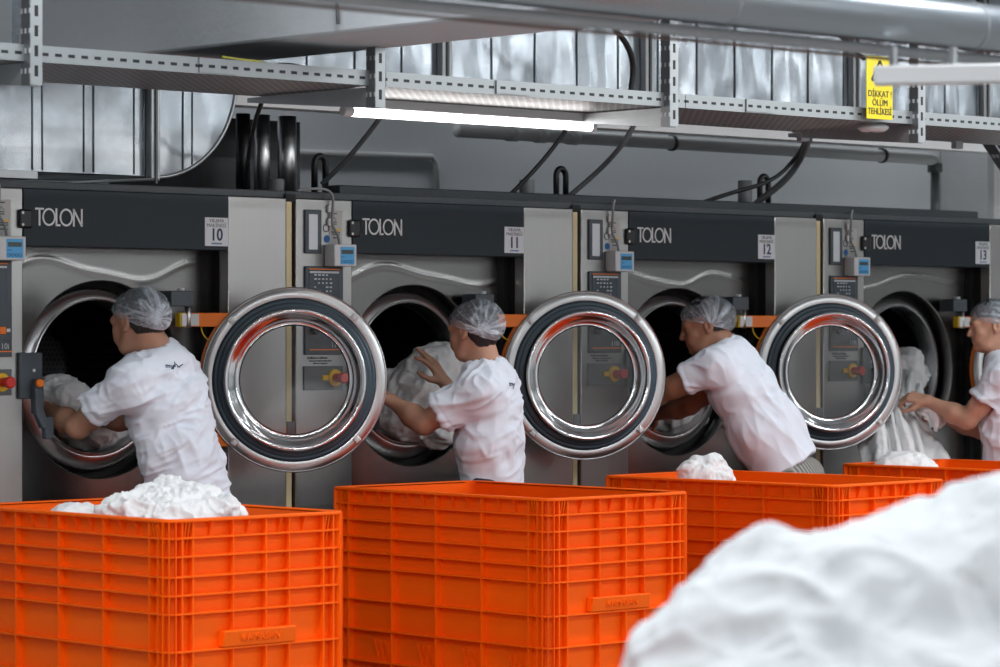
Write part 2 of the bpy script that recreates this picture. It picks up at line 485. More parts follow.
# cable tray with slotted rails
TY, TZ, TW = -1.45, 2.383, .64
t = empty('cable_tray', (0, TY, TZ))
tag(t, 'long perforated galvanised cable tray hung above the crates', 'cable tray')
MB().box(-3.4, 0, 0, 6.5, TW, .004).build('tray_bottom', M['traymesh'], t)
joins = [-3.4, at(198, 66, Y=TY).x, at(385, 75, Y=TY).x, at(685, 95, Y=TY).x, at(745, 105, Y=TY).x, 6.5]
for i in range(5):
    MB().box(joins[i]+.002, -.003, 0, joins[i+1]-.002, .001, .052).build('side_rail', M['rail'], t)
MB().box(-3.4, TW, 0, 6.5, TW+.003, .052).build('side_rail', M['rail'], t)
for p in (at(198, 66, Y=TY).x, at(495, 85, Y=TY).x, at(745, 105, Y=TY).x):
    MB().box(p, -.009, .004, p+.16, -.003, .050).build('splice_plate', M['rail'], t)
# hangers: slotted angle post and tapering arm
hang = []
for px in (42, 385, 678, 925):
    x = at(px, 80, Y=TY-.03).x
    h = empty('tray_hanger', (x, TY-.02, TZ)); hang.append(h)
    top = 3.58 if px != 385 else 2.513
    MB().box(-.045, -.012, -.075, .0, -.009, top-TZ).build('slotted_face', M['post'], h)
    MB().box(-.047, -.012, -.075, -.044, .034, top-TZ).build('slotted_flank', M['postside'], h)
    mb = MB()
    mb.hexa([(-.042, 0, -.078), (-.002, 0, -.078), (-.002, TW+.05, -.022), (-.042, TW+.05, -.022),
             (-.042, 0, -.004), (-.002, 0, -.004), (-.002, TW+.05, -.006), (-.042, TW+.05, -.006)])
    mb.build('cantilever_arm', M['strut'], h)
for h, s in zip(hang, ('slotted steel hanger at the far left, in front of the concrete beam', 'slotted steel hanger under the concrete beam, left of the lit tube',
                       'slotted steel hanger at the right end of the lit tube', 'slotted steel hanger beside the yellow warning sign')):
    tag(h, s, 'hanger', 'slotted hangers of the cable tray')
# cables lying in the tray
mb = MB(); rng = random.Random(3)
pts = [at(225, 60, Y=TY+.1), at(262, 66, Y=TY+.05), at(290, 64, Y=TY+.04), at(312, 70, Y=TY+.05), at(330, 76, Y=TY+.1)]
tag(MB().tube(pts, .007, 8, smoothpath=2).build('tray_cable', M['cable'], smooth=True), 'black cable rising over the rail of the cable tray', 'cable')
pts = [at(222, 57, Y=TY+.16), at(240, 60, Y=TY+.14), at(262, 62, Y=TY+.1), at(285, 68, Y=TY+.2)]
tag(MB().tube(pts, .005, 8, smoothpath=2).build('earth_cable', mat('earth_yellow', (.35, .33, .03), .5), smooth=True), 'thin yellow-green cable lying in the cable tray', 'cable')

# lit tube lamp under the tray
a, b = at(345, 113, Y=-1.0), at(592, 127, Y=-1.0)
t = empty('tube_lamp', (a.x, -1.0, 2.335))
tag(t, 'lit white fluorescent tube lamp hung under the cable tray', 'lamp')
L = b.x-a.x
MB().box(0, -.022, .012, L, .03, .048).build('lamp_housing', M['white'], t, bevel=.004)
MB().tube([(.03, 0, -.004), (L-.01, 0, -.004)], .0165, 20).build('tube', M['tube'], t, smooth=True)
MB().tube([(-.012, 0, -.001), (.03, 0, -.001)], .020, 16).build('end_cap', M['white'], t, bevel=.003)
MB().tube([(L-.01, 0, -.001), (L+.012, 0, -.001)], .020, 16).build('end_cap', M['white'], t, bevel=.003)
for q in (.15, L-.12):
    MB().box(q-.012, -.01, .046, q+.012, .02, .052).build('clip', M['strut'], t)

# unlit lamp, nearer the camera at the right edge
a, b = at(874, 76, Z=7.4), at(1060, 72.5, Z=7.33)
mb = MB(); mb.bar(a, b, .052, .046, up=(0, 0, 1))
t = empty('hanging_lamp', (0, 0, 0)); tag(t, 'unlit pale lamp housing hanging in front of the yellow sign', 'lamp')
mb.build('lamp_housing', M['pvc'], t, bevel=.006)
for px in (893, 953):
    p = at(px, 68, Z=7.38); MB().bar(p, p+Vector((0, 0, .05)), .014, .014).build('hanger_rod', M['strut'], t)

# insulated pipe and thin pipe crossing in front at top right
t = empty('insulated_pipe', (0, 0, 0)); tag(t, 'thick silver insulated pipe crossing the top right corner', 'pipe')
MB().tube([(-4.5, -4.67, 2.30), (2.6, -4.67, 2.30)], .060, 40, cap=True).build('cladding', M['clad'], t, smooth=True)
for xx in (at(970, 20, Y=-4.67).x, at(722, 5, Y=-4.67).x):
    MB().tube([(xx-.004, -4.67, 2.30), (xx+.004, -4.67, 2.30)], .0615, 40).build('joint_band', M['grey'], t, smooth=True)
tag(MB().tube([(-4.5, -4.67, 2.222), (2.6, -4.67, 2.222)], .014, 16).build('thin_pipe', M['grey'], smooth=True), 'thin grey pipe running just under the insulated pipe', 'pipe')
tag(MB().tube([(-4.5, -4.64, 2.205), (2.6, -4.64, 2.205)], .004, 10).build('copper_pipe', mat('dull_copper', (.16, .11, .10), .5, .3), smooth=True), 'thin dull red line along the bottom of the grey pipe', 'pipe')

# wall pipe behind
t = empty('waste_pipe', (0, 0, 0)); tag(t, 'pale waste pipe running along the wall under the white downstand', 'pipe')
xe = at(935, 158, Y=1.14).x
xa = at(520, 130, Y=1.14).x
MB().tube([(xa-.4, 1.14, 2.475), (xe-.06, 1.14, 2.475), (xe-.01, 1.14, 2.462), (xe, 1.14, 2.41)], .033, 18, smoothpath=1).build('pipe_run', M['pvc'], t, smooth=True)
MB().tube([(xe, 1.14, 2.42), (xe, 1.14, 2.0)], .024, 16).build('pipe_drop', M['pvcdark'], t, smooth=True)
MB().tube([(xe, 1.14, 2.45), (xe, 1.14, 2.40)], .040, 18).build('socket', M['pvcdark'], t, smooth=True)
for px in (672, 882):
    q = at(px, 145, Y=1.14).x
    MB().tube([(q-.01, 1.14, 2.475), (q+.01, 1.14, 2.475)], .040, 18).build('pipe_clip', M['black'], t, smooth=True)
for px in (512, 540, 572):
    q = at(px, 138, Y=1.14).x
    MB().tube([(q-.03, 1.14, 2.475), (q+.03, 1.14, 2.475)], .038, 18).build('socket', M['pvc'], t, smooth=True)
# small conduit on the wall
p0, p1, p2 = at(290, 152, Y=1.93), at(436, 157, Y=1.93), at(437, 200, Y=1.93)
tag(MB().tube([p0, p1+Vector((-.03, 0, 0)), p1+Vector((0, 0, -.03)), p2], .016, 12).build('wall_conduit', M['pvc'], smooth=True), 'thin pale conduit turning down on the back wall', 'conduit')
# vertical flue pipes and dark box behind the first washer
tag(MB().box(at(200, 150, Y=.95).x, .95, 2.1, at(300, 150, Y=.95).x, 1.6, 2.452).build('exhaust_hood', M['black']), 'black exhaust hood between the elbow duct and the back wall', 'hood')
for i, (px, r, mm) in enumerate(((243, .03, 'black'), (262, .034, 'chrome_ring'), (287, .040, 'chrome_ring'))):
    p = at(px, 150, Y=.7)
    o = MB().tube([(p.x, .7, 2.09), (p.x, .7, 2.452)], r, 20).build('flue_pipe', M[mm], smooth=True)
    tag(o, ('black vertical pipe beside the rounded elbow duct', 'left of the two shiny vertical flue pipes', 'right of the two shiny vertical flue pipes, beside the wall')[i], 'pipe', 'vertical flue pipes')
# row-wide service channel on the back of the washers
tag(MB().box(at(340, 190, Y=.3).x, .302, 2.069, 4.72, .42, 2.148).build('service_channel', M['lid'], bevel=.006), 'dark speckled service channel lying on top of the washers', 'channel')
# black vent loops and their grey stubs
for i, (px, py0, py1, pxs) in enumerate(((320, 155, 186, 276), (561, 167, 200, 527), (764, 174, 208, 745))):
    a = at(px, py0+9, Y=.55); r = .03
    mb = MB()
    mb.tube([(a.x-r, .55, 2.08)] + [(a.x-r*math.cos(q), .55, a.z + r*1.1*math.sin(q)) for q in [k*PI/10 for k in range(11)]] + [(a.x+r, .55, 2.08)], .014, 12)
    o = mb.build('vent_loop', M['black'], smooth=True)
    tag(o, ('black looped vent hose left of the bent wall conduit, nearest the flue pipes', 'black looped vent hose in the middle of the row, right of the lit tube lamp', 'black looped vent hose under the thick cable bundle, farthest right')[i], 'hose', 'black vent hose loops')
    s = at(pxs, 190, Y=.5)
    o = MB().tube([(s.x, .5, 2.08), (s.x, .5, s.z+.045)], .034, 20).build('pipe_stub', M['grey'], bevel=.002)
    tag(o, ('short grey pipe stub beside the shiny flue pipes', 'short grey pipe stub on the middle of the row, where the black cable ends', 'short grey pipe stub under the thick cable bundle')[i], 'pipe', 'grey pipe stubs on the washers')
# loose cables
def cable(name, pts, r, m, label):
    tag(MB().tube(pts, r, 10, smoothpath=2).build(name, M[m], smooth=True), label, 'cable')
cable('black_cable', [at(265, 94, Y=-.3), at(255, 120, Y=-.2), at(249, 150, Y=0), at(246, 186, Y=.2)], .009, 'cable', 'black cable hanging down beside the rounded elbow duct')
cable('grey_cable', [at(380, 118, Y=.2), at(365, 138, Y=.3), at(345, 162, Y=.4), at(322, 184, Y=.5)], .011, 'greycable', 'grey cable slanting down to the vent loop of washer 10')
cable('black_cable', [at(572, 120, Y=.2), at(558, 142, Y=.25), at(535, 170, Y=.3), at(506, 199, Y=.35)], .010, 'cable', 'black cable slanting down behind washer 11, left of its vent loop')
cable('grey_cable', [at(634, 125, Y=.2), at(622, 146, Y=.25), at(600, 170, Y=.4), at(566, 199, Y=.5)], .012, 'greycable', 'dark grey cable slanting down to the vent loop of washer 11')
cable('black_cable', [Vector((at(808, 128, Y=-.82).x, -.83, 2.392)), at(808, 131, Y=-.8), at(801, 152, Y=.25), at(775, 181, Y=.3), at(730, 193, Y=.35), at(690, 207, Y=.45), Vector((at(680, 209, Y=.5).x, .52, 2.078))], .010, 'cable', 'black cable sweeping left across the wall above washer 12')
cable('grey_cable', [Vector((at(812, 128, Y=-.82).x, -.83, 2.392)), at(812, 131, Y=-.8), at(803, 155, Y=.25), at(787, 180, Y=.35), at(752, 206, Y=.5), Vector((at(746, 209, Y=.55).x, .56, 2.084))], .016, 'greycable', 'thick dark cable bundle curving down behind washer 12')
cable('black_cable', [at(611, 24, Y=-.2), at(628, 45, Y=-.15), at(634, 66, Y=-.1), at(630, 96, Y=-.1)], .013, 'cable', 'thick black cable hanging in front of the upper duct')
cable('grey_cable', [at(865, 60, Y=-.1), at(852, 48, Y=-.05), at(835, 30, Y=0)], .010, 'cable', 'short dark cable rising behind the yellow warning sign')
tag(MB().tube([at(336, -20, X=-1.235), at(338, 24, X=-1.235)], .006, 8).build('conduit_end', M['greycable'], smooth=True), 'short dark conduit end on the flank of the concrete beam', 'conduit')
# clamps under the tray
for i, (px, py) in enumerate(((803, 133), (957, 141))):
    p = at(px, py, Y=-.84)
    mb = MB().box(p.x-.05, -.86, p.z, p.x+.05, -.82, p.z+.022)
    mb.box(p.x-.03, -.86, p.z-.035, p.x+.02, -.83, p.z)
    tag(mb.build('tray_clamp', M['strut'], bevel=.003), ('small steel clamp under the tray above the thick cable bundle', 'small steel clamp under the tray near the concrete column')[i], 'clamp', 'clamps under the cable tray')
# warning sign
p = at(879, 88, Y=TY-.03)
t = empty('warning_sign', (p.x, TY-.03, p.z)); tag(t, 'yellow danger sign fixed to the rail of the cable tray', 'sign')
MB().box(-.080, -.004, -.125, .080, 0, .125).build('plate', M['sign'], t, bevel=.001)
mb = MB()
for a, b in (((-.05, .03), (0, .108)), ((0, .108), (.05, .03)), ((-.05, .03), (.05, .03))):
    mb.bar((a[0], -.005, a[1]), (b[0], -.005, b[1]), .002, .010, up=(0, 1, 0)) if False else mb.bar((a[0], -.005, a[1]), (b[0], -.005, b[1]), .010, .002, up=(0, 1, 0))
mb.bar((0, -.005, .085), (.008, -.005, .06), .008, .002, up=(0, 1, 0)); mb.bar((.008, -.005, .064), (-.006, -.005, .062), .006, .002, up=(0, 1, 0)); mb.bar((-.006, -.005, .064), (.003, -.005, .038), .006, .002, up=(0, 1, 0))
mb.build('danger_triangle', M['ink'], t)
text('lettering', 'DİKKAT !', .036, (0, -.0055, -.025), M['ink'], t, sx=.95)
text('lettering', 'ÖLÜM', .036, (0, -.0055, -.060), M['ink'], t, sx=.95)
text('lettering', 'TEHLİKESİ', .036, (0, -.0055, -.095), M['ink'], t, sx=.85)
# round detector under the tray
p = at(873, 127, Y=TY+.10)
t = empty('smoke_detector', (p.x, TY+.1, p.z)); tag(t, 'round white detector hanging under the tray below the yellow sign', 'detector')
MB().lathe([(0, -.02), (.045, -.019), (.062, -.008), (.064, 0), (.055, .010), (.03, .028), (0, .03)], (0, 0, 0), (0, 0, 1), 32).build('detector_body', M['white'], t, smooth=True)
MB().lathe([(0, -.024), (.016, -.024), (.016, -.019), (0, -.019)], (0, 0, 0), (0, 0, 1), 20).build('sensor', M['grey'], t)
# steep little tray at the right edge
a, b = at(984, 136, Y=-.2), at(1010, 176, Y=-.2)
mb = MB(); mb.bar(a, b, .07, .012, up=(0, 0, 1)); mb.bar(a+Vector((0, 0, .05)), b+Vector((0, 0, .05)), .008, .05, up=(0, 1, 0))
tag(mb.build('slanted_tray', M['postside']), 'small slotted tray slanting down at the right edge of the picture', 'cable tray')
# low thin rail under the elbow duct
a, b = at(-10, 184, Y=.05), at(152, 180, Y=.14)
tag(MB().tube([at(-20, 185, Y=.08), at(40, 184, Y=.1), at(158, 179, Y=.17)], .006, 8).build('duct_rod', M['strut'], smooth=True), 'thin steel rod under the elbow duct', 'rod')
tag(MB().box(at(-60, 183, Y=.02).x, .02, 2.105, at(38, 183, Y=.02).x, .12, 2.135).build('small_rail', M['strut'], bevel=.002), 'short galvanised rail on top of the first washer, at the left edge', 'rail')

# ================================================================== THE WASHERS
P = 1.579
X0C, X1C = .025, .315       # control column
X1H = 1.266                 # header and recess end
X1S = 1.555                 # side column end
DEP = .13
OC = (.762, 1.362)          # opening centre x, z
def build_machine(n, number, alpha):
    t = empty('washing_machine', (n*P, 0, 0))
    mb = MB().box(.0, DEP+.1, 2.05, P-.01, 1.15, 2.068).box(.0, DEP+.1, .1, .012, 1.15, 2.05).box(P-.022, DEP+.1, .1, P-.01, 1.15, 2.05).box(0, 1.14, .1, P-.01, 1.15, 2.05).box(0, DEP+.1, .1, P-.01, 1.15, .112)
    mb.build('cabinet', M['slate'], t)
    # front sheet with its round cut-out
    mb = MB(); R = .373; K = 96
    def ray(a, x0, z0, x1, z1):
        c, s = math.cos(a), math.sin(a); m = 9
        if c > 1e-9: m = min(m, (x1-OC[0])/c)
        if c < -1e-9: m = min(m, (x0-OC[0])/c)
        if s > 1e-9: m = min(m, (z1-OC[1])/s)
        if s < -1e-9: m = min(m, (z0-OC[1])/s)
        return (OC[0]+c*m, OC[1]+s*m)
    fx0, fx1, fz0, fz1 = X1C-.02, X1H, .15, 1.86
    angs = sorted(set([2*PI*k/K for k in range(K)] + [math.atan2(z-OC[1], x-OC[0]) % (2*PI) for x in (fx0, fx1) for z in (fz0, fz1)]))
    nA = len(angs)
    for a in angs:
        c, s = math.cos(a), math.sin(a)
        o = ray(a, fx0, fz0, fx1, fz1)
        mb.v += [(o[0], DEP, o[1]), (OC[0]+c*(R+.004), DEP, OC[1]+s*(R+.004)), (OC[0]+c*R, DEP+.004, OC[1]+s*R), (OC[0]+c*R, DEP+.06, OC[1]+s*R)]
    for k in range(nA):
        q = (k+1) % nA
        for i in range(3): mb.f.append((k*4+i, k*4+i+1, q*4+i+1, q*4+i))
    o = mb.build('front_sheet', front_mat(*{-1: (3.4, .035, 8.5), 0: (3.0, .035, 7.5), 1: (3.3, .026, 10.5), 2: (2.6, .03, 6.0)}[n]), t, smooth=True); o.data.set_sharp_from_angle(angle=.6)
    # header with name and lid
    h = MB().box(X1C+.002, -.002, 1.857, X1H-.002, DEP+.1, 2.068).build('header_panel', M['slate'], t, bevel=.003)
    MB().box(-.012, .015, 2.068, P-.014, .30, 2.098).build('lid', M['lid'], t, bevel=.004)
    # the name in thin geometric strokes
    mb = MB(); lx, lz, lh, st = X1C+.052, 1.966, .066, .0072
    def stroke(a, b): mb.bar((lx+a[0], -.0035, lz+a[1]), (lx+b[0], -.0035, lz+b[1]), st, .002, up=(0, 1, 0))
    def ring(cx, r):
        k0 = len(mb.v)
        mb.lathe([(r-st*.5, -.001), (r+st*.5, -.001), (r+st*.5, .001), (r-st*.5, .001), (r-st*.5, -.001)], (lx+cx, -.0035, lz), (0, 1, 0), 40)
        mb.v[k0:] = [(lx+cx+(v[0]-lx-cx)*.88, v[1], v[2]) for v in mb.v[k0:]]
    hh = lh/2 - st/2
    stroke((0, hh), (.038, hh)); stroke((.019, hh), (.019, -hh-st/2)); ring(.061, hh); stroke((.094, hh+st/2), (.094, -hh)); stroke((.091, -hh), (.112, -hh))
    ring(.138, hh); stroke((.172, -hh-st/2), (.172, hh+st/2)); stroke((.172, hh), (.207, -hh)); stroke((.208, -hh-st/2), (.208, hh+st/2))
    mb.build('brand_lettering', M['letter'], h)
    # columns
    cc = MB().box(X0C, 0, .12, X1C, DEP+.1, 2.068).build('control_column', M['steel'], t, bevel=.004)
    MB().box(X1H, 0, .12, X1S, DEP+.1, 2.068).build('side_column', M['steel'], t, bevel=.004)
    MB().box(X1H-.0025, .055, .15, X1H-.0005, DEP, 1.857).build('column_seal', M['blackmatte'], t)
    MB().box(X1H-.030, DEP-.035, .15, X1H-.003, DEP-.001, 1.857).build('corner_channel', M['black'], t)
    MB().box(X1S+.002, .002, .12, X1S+.030, .05, 2.055).build('joint_strip', M['cream'], t, bevel=.002)
    MB().box(X1S+.032, .03, .12, X1S+.047, .06, 2.06).build('joint_seal', M['black'], t)
    MB().box(X1S+.002, -.006, 1.13, X1S+.040, .0018, 1.19).build('joint_clip', M['pvcdark'], t, bevel=.002)
    MB().box(X1S+.0, .004, 2.055, X1S+.050, .03, 2.085).build('joint_cap', M['blackmatte'], t)
    MB().box(.01, .03, .0, P-.01, .5, .12).build('plinth', M['black'], t)
    # collar and drum
    oc = (OC[0], 0, OC[1])
    mb = MB().lathe([(.352, DEP+.10), (.3505, DEP+.075), (.347, DEP+.066), (.340, DEP+.058), (.328, DEP+.048), (.315, DEP+.040), (.3045, DEP+.036), (.301, DEP+.037), (.299, DEP+.031), (.294, DEP+.029), (.290, DEP+.033), (.289, DEP+.05), (.289, DEP+.13)], oc, (0, 1, 0), 96)
    mb.v = [(x, y, z + .011*min(1, max(0, (.351-math.hypot(x-OC[0], z-OC[1]))/.055))) for x, y, z in mb.v]
    co = mb.build('tub_collar', M['collar'], t, smooth=True); co.data.set_sharp_from_angle(angle=.7)
    MB().lathe([(.296, DEP+.10), (.300, DEP+.12), (.303, DEP+.16)], oc, (0, 1, 0), 64).build('inner_seal', M['black'], t, smooth=True)
    dr = MB().lathe([(.292, DEP+.135), (.30, DEP+.14), (.40, DEP+.16), (.42, DEP+.20), (.42, .92), (.40, .95), (0, .95)], oc, (0, 1, 0), 64).build('drum', M['drum'], t, smooth=True)
    for a in (.5, .5+2*PI/3, .5+4*PI/3):
        c, s = math.cos(a), math.sin(a)
        MB().bar((OC[0]+c*.39, DEP+.17, OC[1]+s*.39), (OC[0]+c*.39, .9, OC[1]+s*.39), .05, .07, up=(c, 0, s)).build('lifter', M['drum'], dr)
    # black ring painted in for the shade of the gap round the collar
    MB().lathe([(.43, DEP+.012), (.43, DEP+.09), (.35, DEP+.095)], oc, (0, 1, 0), 48).build('gap_shade_ring', M['blackmatte'], t)
    # hinge bracket in the recess
    px_, py_ = 1.106, .045
    hb = MB().box(px_-.105, .012, 1.640, px_+.0, .10, 1.700).build('hinge_block', M['slate_lite'], t, bevel=.004)
    MB().tube([(px_+.0, .055, 1.668), (px_+.012, .055, 1.668)], .026, 20).build('hinge_bolt', M['pvcdark'], hb, bevel=.002)
    MB().tube([(px_-.03, .05, 1.70), (px_-.03, .05, 1.712)], .014, 14).build('bolt_head', M['letter'], hb, bevel=.002)
    MB().box(px_-.05, .03, 1.562, px_-.02, .06, 1.616).build('hinge_tab', M['yellow'], t, bevel=.002)
    for z in (1.575, 1.603):
        pass
    pn = MB().box(px_-.045, .024, 1.566, px_-.022, .031, 1.612).build('hinge_plate', M['letter'], t, bevel=.001)
    MB().tube([(px_, py_, 1.558), (px_, py_, 1.64)], .012, 14).build('hinge_pin', M['chrome_ring'], t, smooth=True)
    MB().tube([(px_, py_, 1.08), (px_, py_, 1.18)], .012, 14).build('hinge_pin', M['chrome_ring'], t, smooth=True)
    # ---- door
    al = math.radians(alpha); L = .42 if n > -1 else .408; RD = .3575
    u = Vector((-math.cos(al), -math.sin(al), 0)); nrm = Vector((-math.sin(al)*-1*-1, 0, 0))
    nrm = Vector((-math.sin(al), math.cos(al), 0))      # inner side, turned to the room when open
    c = Vector((px_, py_, 1.358)) + u*L
    hg = MB()
    q0 = Vector((px_, py_, 1.589))
    q1 = q0 + u*.26
    hg.bar(q0-u*.012-nrm*.012, q1-nrm*.012, .016, .054, up=(0, 0, 1))
    b = hg.build('hinge_frame', M['orange'], t, bevel=.003)
    q2 = Vector((px_, py_, 1.128)); MB().bar(q2-u*.012-nrm*.012, q2+u*.26-nrm*.012, .016, .054, up=(0, 0, 1)).build('lower_hinge_arm', M['orange'], t, bevel=.003)
    hp = MB().bar(q0+nrm*-.001+u*.002, q0+nrm*-.001+u*.042, .004, .046, up=(0, 0, 1)).build('hinge_plate', M['letter'], b)
    MB().lathe([(.366, -.034), (.366, -.020), (.31, -.020), (.31, -.034), (.366, -.034)], c, nrm, 40, a0=PI-.72, a1=PI+.72, ref=u).build('hinge_arc', M['orange'], b)
    MB().tube([q0+u*.05-nrm*.02-Vector((0, 0, .02)), q0+u*.055-nrm*.02+Vector((0, 0, -.055)), q0+u*.085-nrm*.02+Vector((0, 0, -.085)), q0+u*.16-nrm*.02+Vector((0, 0, -.085))], .0028, 8, smoothpath=2).build('sensor_cable', M['yellow'], b, smooth=True)
    d = MB().lathe([(.300, -.014), (.352, -.016), (RD, -.010), (RD+.0005, .003), (.3545, .0065), (.3515, .0045), (.3485, .0085), (.330, .0105), (.3185, .0115), (.316, .010), (.315, .002)], c, nrm, 128, ref=u).build('door', M['chrome_ring'], t, smooth=True)
    d.data.set_sharp_from_angle(angle=.9)
    MB().lathe([(.316, .004), (.314, .010), (.309, .016), (.304, .018), (.300, .015), (.296, .019), (.289, .024), (.283, .022), (.279, .026), (.272, .026), (.268, .010)], c, nrm, 96, ref=u).build('gasket', M['rubber'], d, smooth=True)
    MB().lathe([(.269, .012), (.272, .052), (.2745, .060), (.271, .0655), (.263, .066), (.256, .060), (.247, .046), (.236, .030), (.224, .018), (.216, .013), (.212, .015)], c, nrm, 128, ref=u).build('bowl', M['chrome'], d, smooth=True)
    MB().lathe([(.2135, .017), (.2105, .0175), (.2085, .012)], c, nrm, 96, ref=u).build('glass_seal', M['black'], d, smooth=True)
    MB().lathe([(.210, .010), (0, .010)], c, nrm, 64, ref=u).build('glass', M['glass'], d)
    for k in range(4):
        a = PI/4 + k*PI/2 + .02
        e = u*math.cos(a) + nrm.cross(u)*math.sin(a)
        p = c + e*.333
        bl = MB().bar(p - e*.014 + nrm*.016, p + e*.014 + nrm*.016, .026, .008, up=nrm).build('clamp', M['chrome_ring'], d, bevel=.003)
        MB().tube([p+nrm*.018, p+nrm*.026], .008, 14).build('screw', M['letter'], bl, bevel=.002)
    # ---- latch
    lp = MB().box(.290, -.016, 1.298, .392, .0, 1.468).build('latch_plate', M['slate_lite'], t, bevel=.004)
    mb = MB()
    mb.hexa([(.340, -.045, 1.335), (.378, -.045, 1.335), (.378, -.016, 1.335), (.340, -.016, 1.335), (.345, -.045, 1.372), (.372, -.045, 1.372), (.372, -.016, 1.372), (.345, -.016, 1.372)])
    mb.hexa([(.336, -.055, 1.245), (.372, -.055, 1.235), (.372, -.018, 1.235), (.336, -.018, 1.245), (.340, -.045, 1.338), (.378, -.045, 1.338), (.378, -.016, 1.338), (.340, -.016, 1.338)])
    mb.hexa([(.360, -.065, 1.19), (.395, -.065, 1.19), (.395, -.035, 1.19), (.360, -.035, 1.19), (.336, -.055, 1.245), (.372, -.055, 1.258), (.372, -.03, 1.258), (.336, -.03, 1.245)])
    mb.hexa([(.372, -.062, 1.150), (.408, -.062, 1.150), (.408, -.037, 1.150), (.372, -.037, 1.150), (.368, -.065, 1.232), (.410, -.065, 1.232), (.410, -.035, 1.232), (.368, -.035, 1.232)])
    hd = mb.build('handle', M['slate_lite'], lp, bevel=.004)
    MB().tube([(.356, -.040, 1.356), (.356, -.056, 1.356)], .0155, 18).build('release_button', M['orange'], lp, bevel=.003)
    MB().tube([(.352, -.012, 1.402), (.352, -.020, 1.402)], .006, 12).build('screw', M['letter'], lp)
    # ---- control column fittings
    wf = MB().box(.066, -.010, 1.853, .150, .001, 2.026).build('gauge_frame', M['slate_lite'], t, bevel=.003)
    MB().box(.083, -.0115, 1.868, .128, -.009, 2.008).build('gauge_window', M['gauge'], wf, bevel=.001)
    tp = MB().box(.066, -.010, 1.508, .262, .001, 1.803).build('display_panel', M['slate_lite'], t, bevel=.004)
    MB().box(.083, -.013, 1.640, .238, -.009, 1.787).build('touch_screen', M['screen'], tp, bevel=.002)
    mb = MB()
    rg = random.Random(5)
    for r in range(7):
        z = 1.765 - r*.016
        for q in range(5):
            if rg.random() < .8: mb.box(.108+q*.020, -.0145, z, .108+q*.020+rg.uniform(.007, .013), -.013, z+.006)
    mb.box(.085, -.0145, 1.775, .236, -.013, 1.783)
    mb.build('screen_text', M['screentxt'], tp)
    MB().box(.083, -.0135, 1.789, .24, -.009, 1.793).build('orange_line', M['orange'], tp)
    bp = MB().box(.066, -.010, 1.452, .262, .001, 1.5).build('name_strip', M['slate_lite'], t, bevel=.002)
    tp2 = MB().box(.066, -.0095, 1.48, .262, .0005, 1.64)
    tp2.build('knob_panel', M['slate_lite'], t, bevel=.002)
    MB().tube([(.105, -.01, 1.548), (.105, -.035, 1.548)], .016, 20).build('knob', M['black'], t, bevel=.003)
    MB().box(.205, -.018, 1.535, .232, -.009, 1.562).build('start_button', M['orange'], t, bevel=.003)
    MB().box(.183, -.013, 1.543, .198, -.009, 1.555).build('button_label', M['letter'], t)
    MB().box(.238, -.013, 1.543, .252, -.009, 1.555).build('button_label', M['letter'], t)
    MB().box(.085, -.0122, 1.470, .262, -.0095, 1.474).build('orange_line', M['orange'], bp)
    text('model_lettering', '110i', .030, (.222, -.0118, 1.490), M['screentxt'], bp)
    nt_ = text('instruction_text', 'Kullanma talimatı', .015, (.135, -.0012, 1.440), M['ink'], t)
    text('instruction_text', 'Makineyi çalıştırmadan önce\nkılavuzu okuyunuz', .010, (.150, -.0012, 1.423), M['ink'], t)
    ep = MB().box(.062, -.008, 1.312, .262, .001, 1.407).build('stop_plate', M['pvcdark'], t, bevel=.002)
    MB().tube([(.213, -.008, 1.360), (.213, -.022, 1.360)], .034, 28).build('yellow_collar', M['yellow'], ep, bevel=.003)
    MB().box(.150, -.016, 1.350, .20, -.008, 1.371).build('yellow_tab', M['yellow'], ep, bevel=.003)
    MB().tube([(.213, -.02, 1.360), (.213, -.060, 1.360)], .018, 20).build('stop_shaft', M['red'], ep, smooth=False, bevel=.002)
    MB().tube([(.213, -.058, 1.360), (.213, -.078, 1.360)], [.022, .022], 24).build('stop_button', M['red'], ep, bevel=.006, seg=3)
    # stickers
    s = MB().box(.196, -.0015, 1.875, .262, 0, 2.025).build('info_sticker', M['greysticker'], t)
    mb = MB()
    for z, a, b in ((2.012, .21, .235), (1.995, .218, .224), (1.988, .212, .217), (1.988, .226, .231), (1.978, .21, .234), (1.970, .21, .234), (1.938, .205, .25), (1.93, .21, .25), (1.915, .215, .25)):
        mb.box(a, -.0022, z, b, -.0015, z+.004)
    mb.build('sticker_print', M['ink'], s)
    MB().box(.232, -.0022, 1.945, .255, -.0015, 1.952).build('sticker_print', M['yellow'], s)
    MB().lathe([(.013, 0), (.016, 0), (.016, .001), (.013, .001), (.013, 0)], (.180, -.001, 1.955), (0, -1, 0), 24).build('prohibition_sticker', M['ink'], t)
    MB().lathe([(.0, .001), (.015, .001), (.015, 0)], (.183, -.001, 1.912), (0, -1, 0), 24).build('blue_sticker', M['blueink'], t)
    # dosing counter box and its cable
    bx = MB().box(.170, -.065, 1.803, .285, .0, 1.890).build('counter_box', M['white'], t, bevel=.004)
    MB().box(.200, -.0665, 1.811, .272, -.064, 1.880).build('counter_face', M['blue'], bx)
    MB().box(.206, -.068, 1.852, .264, -.066, 1.868).build('counter_display', M['lcd'], bx)
    mb = MB()
    for q in range(4): mb.lathe([(.005, 0), (.0065, 0), (.0065, .001), (.005, .001)], (.210+q*.016, -.0668, 1.822), (0, -1, 0), 12)
    mb.box(.203, -.0675, 1.838, .222, -.066, 1.841)
    mb.build('counter_print', M['blueink'], bx)
    mb = MB()
